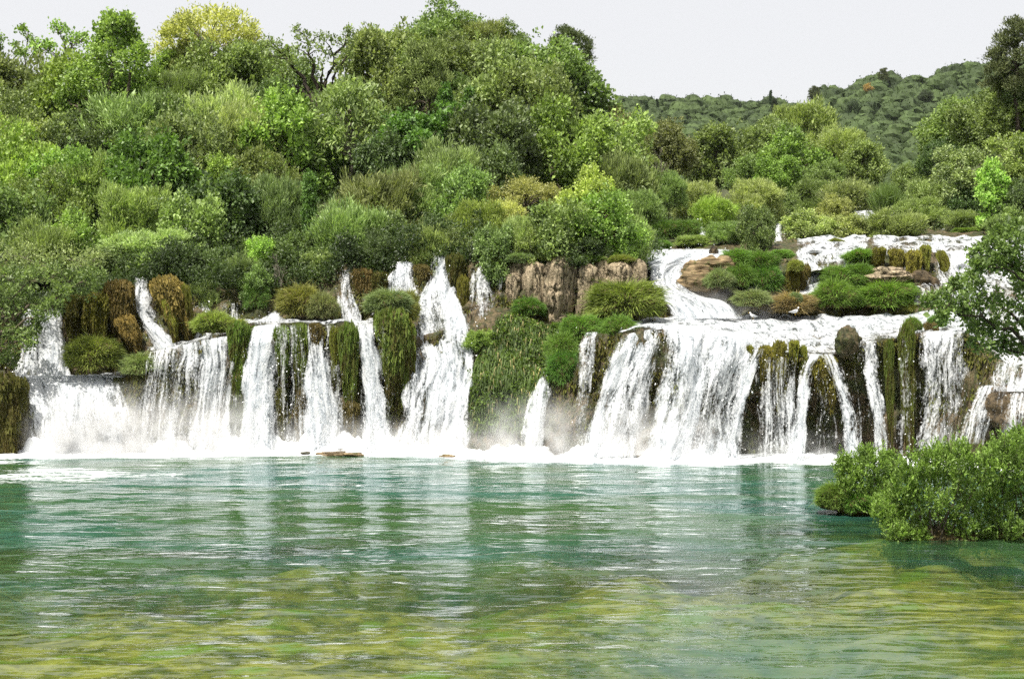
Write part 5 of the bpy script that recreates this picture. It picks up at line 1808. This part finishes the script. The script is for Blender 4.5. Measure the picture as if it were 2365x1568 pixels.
# ------------------------------------------------------------------ the grassy slope between the falls
def grass_slope():
    rng = np.random.default_rng(64)
    k = 15000
    px = rng.uniform(1085, 1320, k)
    v = rng.uniform(.25, 2.3, k)
    keep = (px > 1088 + np.maximum(0, v - 1.0) * 62) & (px < 1262 + np.maximum(0, v - .9) * 36 - np.maximum(0, .8 - v) * 85)
    px, v = px[keep], v[keep]
    p = cliff_at(px, v)
    p = p + np.stack([0 * px, -cliff_relief(p), 0 * px], -1)
    k = len(p)
    tuft = vnoise(p * 1.1, 5)
    a = unit(np.array([0, -.6, .5]) + rng.normal(0, .4, (k, 3)))
    L = rng.uniform(.3, .75, (k, 1)) * (1 + .3 * tuft[:, None])
    s = unit(np.cross(a, rdirs(rng, k)))
    m1 = p + a * L * .5
    tip = m1 + unit(a * .5 + np.array([0, -.25, -1.0])) * L * .7
    w = .028
    V1 = np.stack([p - s * w, p + s * w, m1 + s * w, m1 - s * w], 1)
    V2 = np.stack([m1 - s * w, m1 + s * w, tip + s * .004, tip - s * .004], 1)
    tone = np.clip(.42 + .35 * tuft + rng.normal(0, .18, k), 0, 1)
    m = foliage_mesh("grass", [(V1, tone), (V2, tone)])
    o = link("grass", m, M_GRASS)
    o.color = (.085, .125, .038, 1)
    tag(o, "long drooping grass covering the slope between the torrent and the spout", "grass")
    o["kind"] = "stuff"
    i = rng.choice(k, 380, replace=False)
    V1b, V2b = V1[i].copy(), V2[i].copy()
    for q in (V1b, V2b):
        q += np.array([0.05, -.12, .06])
    o3 = link("dry_grass", foliage_mesh("dry_grass", [(V1b, tone[i]), (V2b, tone[i])]), M_GRASS)
    o3.color = (.30, .25, .13, 1)
    tag(o3, "dry straw coloured stems hanging in the grass of the slope", "dry grass")
    o3["kind"] = "stuff"
    # leafy herbs on the same slope
    i = rng.choice(k, 420, replace=False)
    V, t = leaves(rng, p[i] + np.array([0, -.2, .1]), np.tile([[0, -.7, .5]], (420, 1)), 9, .14, .2, .11, rand=.7)
    o2 = link("herbs", foliage_mesh("herbs", [(V, t)]), M_LEAF)
    o2.color = (.10, .15, .03, 1)
    tag(o2, "leafy herbs among the grass of the slope between the falls", "herbs")
    o2["kind"] = "stuff"


grass_slope()


def cliff_moss():
    rng = np.random.default_rng(65)
    k = 42000
    px = rng.uniform(-60, 2300, k)
    v = rng.choice([0, 1, 3, 4], k, p=[.3, .34, .18, .18]) + rng.random(k)
    p = cliff_at(px, v)
    dn = vnoise(p * np.array([.8, .8, .35]), 15) + .5 * vnoise(p * 2.2, 16)
    hollow = (px > 1690) & (px < 2260) & (v < 1.5)
    keep = (dn > np.where(hollow, .7, -.25)) & (v > .12)  # moss thinned in the undercut to darken it like deep shade
    p, px, v, dn = p[keep], px[keep], v[keep], dn[keep]
    p = p + np.stack([0 * px, -cliff_relief(p) - .02, 0 * px], -1)
    n = len(p)
    a = unit(np.array([0, -.6, -.7]) + rng.normal(0, .4, (n, 3)))
    s = unit(np.cross(a, rdirs(rng, n)))
    L = rng.uniform(.12, .34, (n, 1))
    V = np.stack([p, p + a * L * .5 + s * .06, p + a * L + np.array([0, 0, -.08]), p + a * L * .5 - s * .06], 1)
    tone = np.clip(.3 + .4 * dn + rng.normal(0, .15, n), 0, 1)
    o = link("cliff_moss", foliage_mesh("cliff_moss", [(V, tone)]), M_MOSSLEAF)
    o.color = (.075, .085, .020, 1)
    o["kind"] = "stuff"


cliff_moss()


# ------------------------------------------------------------------ trees built lobe by lobe
def lobed_tree(name, label, cat, lobes, Y, tint, ncl, n, spread, L, W, root, bark, group=None, r0=.12, twigs=True, mat=None, ydepth=.7, up=.35, rand=.8, outw=.7, core=None, seed=1):
    """lobes (px, py, r): leafy masses seen there; root (px, py): foot of the trunk"""
    rng = np.random.default_rng(seed)
    k = Y / 3285
    rt = P(root[0], root[1], root[2] if len(root) > 2 else Y)
    c = np.array([P(a, b, Y + rng.uniform(-ydepth, ydepth)) - rt for a, b, _ in lobes])
    r = np.array([q[2] * k for q in lobes])
    d = unit(c - c.mean(0) + np.array([0, 0, .001]))
    parts, cl = crown_from_lobes(rng, c, r, d * .6, ncl, n, spread, L, W, upbias=.25, core=core, up=up, rand=rand, outw=outw)
    e = empty(name, rt)
    tag(e, label, cat, group)
    o = link("crown", foliage_mesh("crown", parts), mat or M_LEAF, e)
    o.color = (*film(TINT[tint] if isinstance(tint, str) else tint), 1)
    # a few main limbs, the other lobes hang on the nearest one
    far = [int(np.argmax(np.linalg.norm(c, axis=1)))]
    while len(far) < min(6, len(c)):
        dm = np.min([np.linalg.norm(c - c[f], axis=1) for f in far], axis=0)
        far.append(int(np.argmax(dm)))
    paths = [limb(rng, np.zeros(3), c[f], r0, r0 * .22, 9, .07) for f in far]
    mp = np.concatenate([q[0][2:] for q in paths])
    mr = np.concatenate([q[1][2:] for q in paths])
    for j in range(len(c)):
        if j not in far:
            dj = np.linalg.norm(mp - c[j], axis=1) + 1.2 * (mp[:, 2] > c[j, 2])
            i0 = int(np.argmin(dj))
            paths.append(limb(rng, mp[i0], c[j], mr[i0] * .6, r0 * .1, 5, .1))
    if twigs:
        idx = np.repeat(np.arange(len(c)), ncl)
        paths += [limb(rng, c[idx[i]], cl[i], r0 * .13, r0 * .04, 3, .05) for i in range(0, len(cl), 4)]
    V, F = tubes(paths, 5)
    b = link("branches", mesh_np("branches", V, F, True), M_BARK, e)
    b.color = BARKC[bark]
    return e


lob = [(240, 72, 16), (258, 60, 15), (284, 64, 14), (301, 84, 14), (270, 88, 22), (245, 98, 22), (224, 108, 16), (300, 112, 20), (322, 120, 14), (262, 122, 28), (230, 138, 26),
       (290, 148, 26), (325, 152, 18), (205, 152, 20), (340, 187, 18), (260, 168, 34), (215, 188, 30), (305, 188, 30), (176, 172, 18), (165, 202, 22), (340, 222, 24), (250, 218, 40),
       (300, 238, 34), (205, 228, 32), (170, 242, 24), (345, 258, 22), (280, 278, 36), (230, 268, 34), (190, 278, 24), (320, 292, 24), (356, 240, 13), (252, 46, 8), (292, 48, 7), (150, 225, 14)]
lobed_tree("poplar_tree", "tall bright green poplar rising highest at the left", "tree", lob, 111.0, (.090, .150, .026), 30, 13, .24, .25, .18, (262, 390), "mid", HS, r0=.25, seed=9, ydepth=1.6, core=6)

rl = np.random.default_rng(12)
lob = [(2150, 700, 16), (2172, 690, 20), (2190, 715, 20), (2205, 680, 22), (2228, 700, 24), (2250, 668, 22), (2262, 715, 28), (2290, 690, 26), (2318, 720, 30),
       (2345, 690, 32), (2370, 730, 34), (2290, 745, 28), (2268, 760, 24), (2320, 765, 30), (2350, 775, 32), (2240, 742, 18), (2262, 795, 18), (2300, 800, 22), (2340, 808, 22),
       (2225, 725, 16), (2180, 735, 12), (2400, 700, 40), (2400, 780, 40), (2215, 655, 12), (2242, 640, 12), (2380, 650, 26), (2350, 655, 20)]
lobed_tree("leaning_tree", "dark leafy tree leaning in from the right edge over the falls", "tree", lob, 60.0, (.055, .095, .026), 19, 10, .11, .17, .12,
           (2440, 860), "dark", r0=.10, seed=3, ydepth=1.2, core=4)
lob = [(2262, 590, 18), (2290, 575, 22), (2318, 590, 24), (2345, 560, 26), (2372, 590, 30), (2300, 612, 16), (2335, 618, 20), (2265, 615, 9), (2390, 540, 30), (2340, 530, 18), (2310, 545, 14)]
lobed_tree("leaning_branch", "upper leafy bough reaching in at the right edge over the white ledge", "tree", lob, 58.0, (.055, .095, .026), 30, 11, .11, .17, .12,
           (2460, 690), "dark", r0=.08, seed=4, ydepth=.9, core=3)
lob = [(-10, 700, 40), (30, 690, 34), (62, 705, 30), (92, 720, 26), (120, 712, 22), (10, 750, 38), (40, 770, 28), (62, 785, 20), (0, 810, 30), (20, 830, 18), (75, 755, 16),
       (20, 650, 38), (70, 648, 36), (120, 640, 34), (160, 650, 28), (195, 660, 24), (140, 680, 22), (215, 640, 22), (-40, 760, 40), (-40, 680, 50)]
lobed_tree("leaning_tree", "dark tree leaning out over the falls at the left edge", "tree", lob, 75.2, (.060, .095, .030), 26, 12, .12, .19, .11,
           (-60, 830), "mid", r0=.12, seed=5, ydepth=.9, core=4)
rl = np.random.default_rng(4)
lob = [(x, y, r) for x, y, r in [(60, 600, 46), (110, 610, 36), (165, 600, 40), (20, 590, 42), (215, 605, 26)]]
lobed_tree("twiggy_shrub", "grey twiggy shrub hanging over the mossy columns at the left", "shrub", lob, 77.5, (.105, .140, .062), 40, 10, .12, .16, .055,
           (150, 640, 79), "pale", r0=.05, seed=6)

lob = [(612, 108, 13), (628, 100, 13), (645, 108, 12), (622, 128, 10), (655, 126, 10), (640, 145, 9), (668, 118, 9), (690, 72, 10), (692, 95, 14), (708, 88, 12),
       (690, 115, 12), (716, 110, 13), (735, 86, 13), (752, 96, 13), (738, 118, 13), (760, 125, 13), (775, 100, 13), (796, 82, 11), (806, 72, 7), (800, 100, 12), (786, 122, 12), (802, 128, 9),
       (676, 140, 10), (712, 140, 11), (745, 150, 12), (775, 150, 12), (668, 165, 9), (800, 152, 8), (628, 160, 8), (655, 180, 9)]
lobed_tree("crooked_tree", "open crooked tree on the skyline with dark bare limbs showing through sparse leaves", "tree", lob, 112.0, (.075, .11, .035), 12, 6, .13, .24, .15,
           (738, 250), "dark", HS, r0=.22, seed=8, ydepth=1.0, core=0)

# foreground bushes standing in the lake
BU = "bushes standing in the lake"


def lake_bush(label, lobes, Y, seed, tint, root, nsh=30):
    rng = np.random.default_rng(seed)
    k = Y / 3285
    rt = P(root[0], root[1], Y)
    rt[2] = -.15
    c = np.array([P(a, b + (20 if Y < 50 else 6), Y + rng.uniform(-.9, .9)) - rt for a, b, _ in lobes])
    r = np.array([q[2] * k for q in lobes])
    m = len(c)
    dd = unit(rdirs(rng, m * nsh) + np.array([0, -.15, .45]))
    st = np.repeat(c, nsh, 0) + dd * np.repeat(r, nsh)[:, None] * rng.uniform(.35, .95, (m * nsh, 1)) * np.array([1, 1, .85])
    ax = unit(dd * .55 + np.array([0, 0, .85]) + rng.normal(0, .25, dd.shape))
    ln = rng.uniform(.18, .42, (m * nsh, 1)) * np.where(rng.random((m * nsh, 1)) < .06, 1.9, 1.0)
    nl = 18
    t = np.tile(np.linspace(.05, 1, nl), m * nsh)[:, None]
    base = np.repeat(st, nl, 0) + np.repeat(ax * ln, nl, 0) * t
    V, tn = leaves(rng, base, np.repeat(ax, nl, 0), 1, .015, .10, .042, outw=.8, up=.3, rand=.55, tonevar=.0)
    tn = np.clip(np.repeat(rng.normal(.5, .22, m * nsh), nl) + .22 * (t[:, 0] - .4) + rng.normal(0, .1, len(tn)), 0, 1)
    di = rdirs(rng, m * 14)
    ci = np.repeat(c, 14, 0) + di * np.repeat(r, 14)[:, None] * rng.uniform(.1, .75, (m * 14, 1))
    core = leaves(rng, ci, di, 12, .10, .13, .07, tonevar=.1)
    e = empty("lake_bush", rt)
    tag(e, label, "bush", BU)
    o = link("crown", foliage_mesh("crown", [(V, tn), core]), M_LEAF, e)
    o.color = (*tint, 1)
    paths = [limb(rng, np.array([rng.normal(0, .25), rng.normal(0, .25), -.3]), q, .03, .010, 6, .05) for q in c]
    paths += [limb(rng, st[i], st[i] + ax[i] * ln[i], .006, .003, 3, .02) for i in range(0, len(st), 3)]
    Vb, Fb = tubes(paths, 4)
    b = link("branches", mesh_np("branches", Vb, Fb, True), M_BARK, e)
    b.color = BARKC["mid"]


gr1 = (.165, .245, .060)
lake_bush("smaller green bush at the left of the bushes in the lake", [
    (1965, 1090, 32), (1990, 1075, 30), (2020, 1080, 34), (2045, 1100, 34), (1960, 1125, 34), (2000, 1120, 38), (2040, 1135, 38), (1945, 1148, 28), (1985, 1155, 30), (2030, 1165, 28), (2062, 1082, 24), (1950, 1070, 14), (2000, 1050, 14), (2050, 1062, 16)], 51.3, 1, gr1, (2005, 1180), 70)
lake_bush("big bush in the lake near the right edge, bright on top", [
    (2110, 1070, 40), (2150, 1050, 40), (2190, 1040, 42), (2230, 1045, 44), (2140, 1095, 44), (2190, 1090, 46), (2240, 1095, 46), (2280, 1060, 44), (2090, 1110, 38), (2065, 1140, 36),
    (2110, 1150, 44), (2160, 1145, 44), (2210, 1150, 44), (2260, 1150, 44), (2045, 1175, 30), (2085, 1190, 38), (2135, 1195, 38), (2185, 1200, 40), (2235, 1205, 40), (2070, 1215, 26), (2120, 1228, 26), (2200, 1236, 26), (2250, 1240, 24)], 45.5, 2, gr1, (2160, 1250), 64)
lake_bush("tall bush in the lake cut by the right edge", [
    (2310, 1030, 40), (2345, 1020, 42), (2380, 1040, 44), (2300, 1080, 44), (2345, 1085, 48), (2300, 1135, 44), (2350, 1145, 46), (2400, 1100, 50), (2290, 1190, 40), (2335, 1200, 42), (2375, 1190, 44), (2280, 1235, 26), (2330, 1245, 28), (2365, 1240, 28), (2400, 1180, 46), (2350, 995, 14)], 45.8, 3, (.150, .225, .056), (2345, 1250), 64)


def bank(px, py, rx, label, Y, seed):
    o = boulder(px, py, rx, 26, label, Y, seed, M_SOIL, "soil_bank", .6, BU.replace("bushes", "soil banks under the bushes"), .2)
    o["category"] = "bank"


bank(1990, 1166, 92, "dark soil bank under the smaller lake bush", 51.4, 51)
bank(2165, 1242, 104, "dark soil bank under the big lake bush", 45.9, 53)
bank(2350, 1240, 90, "dark soil bank under the right hand lake bush", 46.2, 55)
mbx = tussock(1925, 1152, 40, 32, "green", "fresh green grass tuft on the bank at the left of the lake bushes", 51.0)
tussock(1975, 1165, 44, 24, "deep", "darker grass tuft on the bank under the smaller lake bush", 50.9)


# ------------------------------------------------------------------ gulls
def gull(px, py, hpx, Y, label, face=1, seed=1):
    k = hpx * Y / 3285
    ft = P(px, py, Y)
    e = empty("gull", ft, 0, (k, k, k))
    tag(e, label, "gull", "gulls resting at the water")
    # body, neck and head: one lathe along a bent spine
    sp = np.array([(-.62, 0, .34), (-.45, 0, .36), (-.2, 0, .40), (.08, 0, .46), (.26, 0, .58), (.32, 0, .72), (.35, 0, .83), (.43, 0, .88), (.50, 0, .87)])
    sp[:, 0] *= face
    rad = np.array([.02, .07, .17, .20, .15, .10, .10, .09, .02])
    V, F = tubes([(sp, rad)], 12)
    b = link("body", mesh_np("body", V, F, True), M_GULL, e)
    for sgn in (-1, 1):
        w = np.array([(.12, sgn * .17, .52), (-.1, sgn * .21, .48), (-.4, sgn * .14, .42), (-.75, sgn * .05, .36)])
        w[:, 0] *= face
        V, F = tubes([(w, np.array([.03, .09, .07, .01]))], 8)
        link("wing", mesh_np("wing", V, F, True), M_GULLGREY, e)
        lg = np.array([(.02, sgn * .07, .32), (.02, sgn * .07, .0), (.10 * face, sgn * .07, -.01)])
        V, F = tubes([(lg, np.array([.022, .018, .02]))], 5)
        link("leg", mesh_np("leg", V, F, True), M_BEAK, e)
    V, F = tubes([(np.array([(.48 * face, 0, .87), (.58 * face, 0, .86), (.66 * face, 0, .83)]), np.array([.035, .026, .006]))], 6)
    link("beak", mesh_np("beak", V, F, True), M_BEAK, e)


gull(1836, 728, 20, 79.4, "white gull standing upright in front of the brown hummock", 1)
gull(1739, 737, 17, 79.2, "white gull resting in the spray left of the brown hummock", -1)
gull(787, 1043, 14, 72.5, "gull on the long low brown rock in the foam", 1)
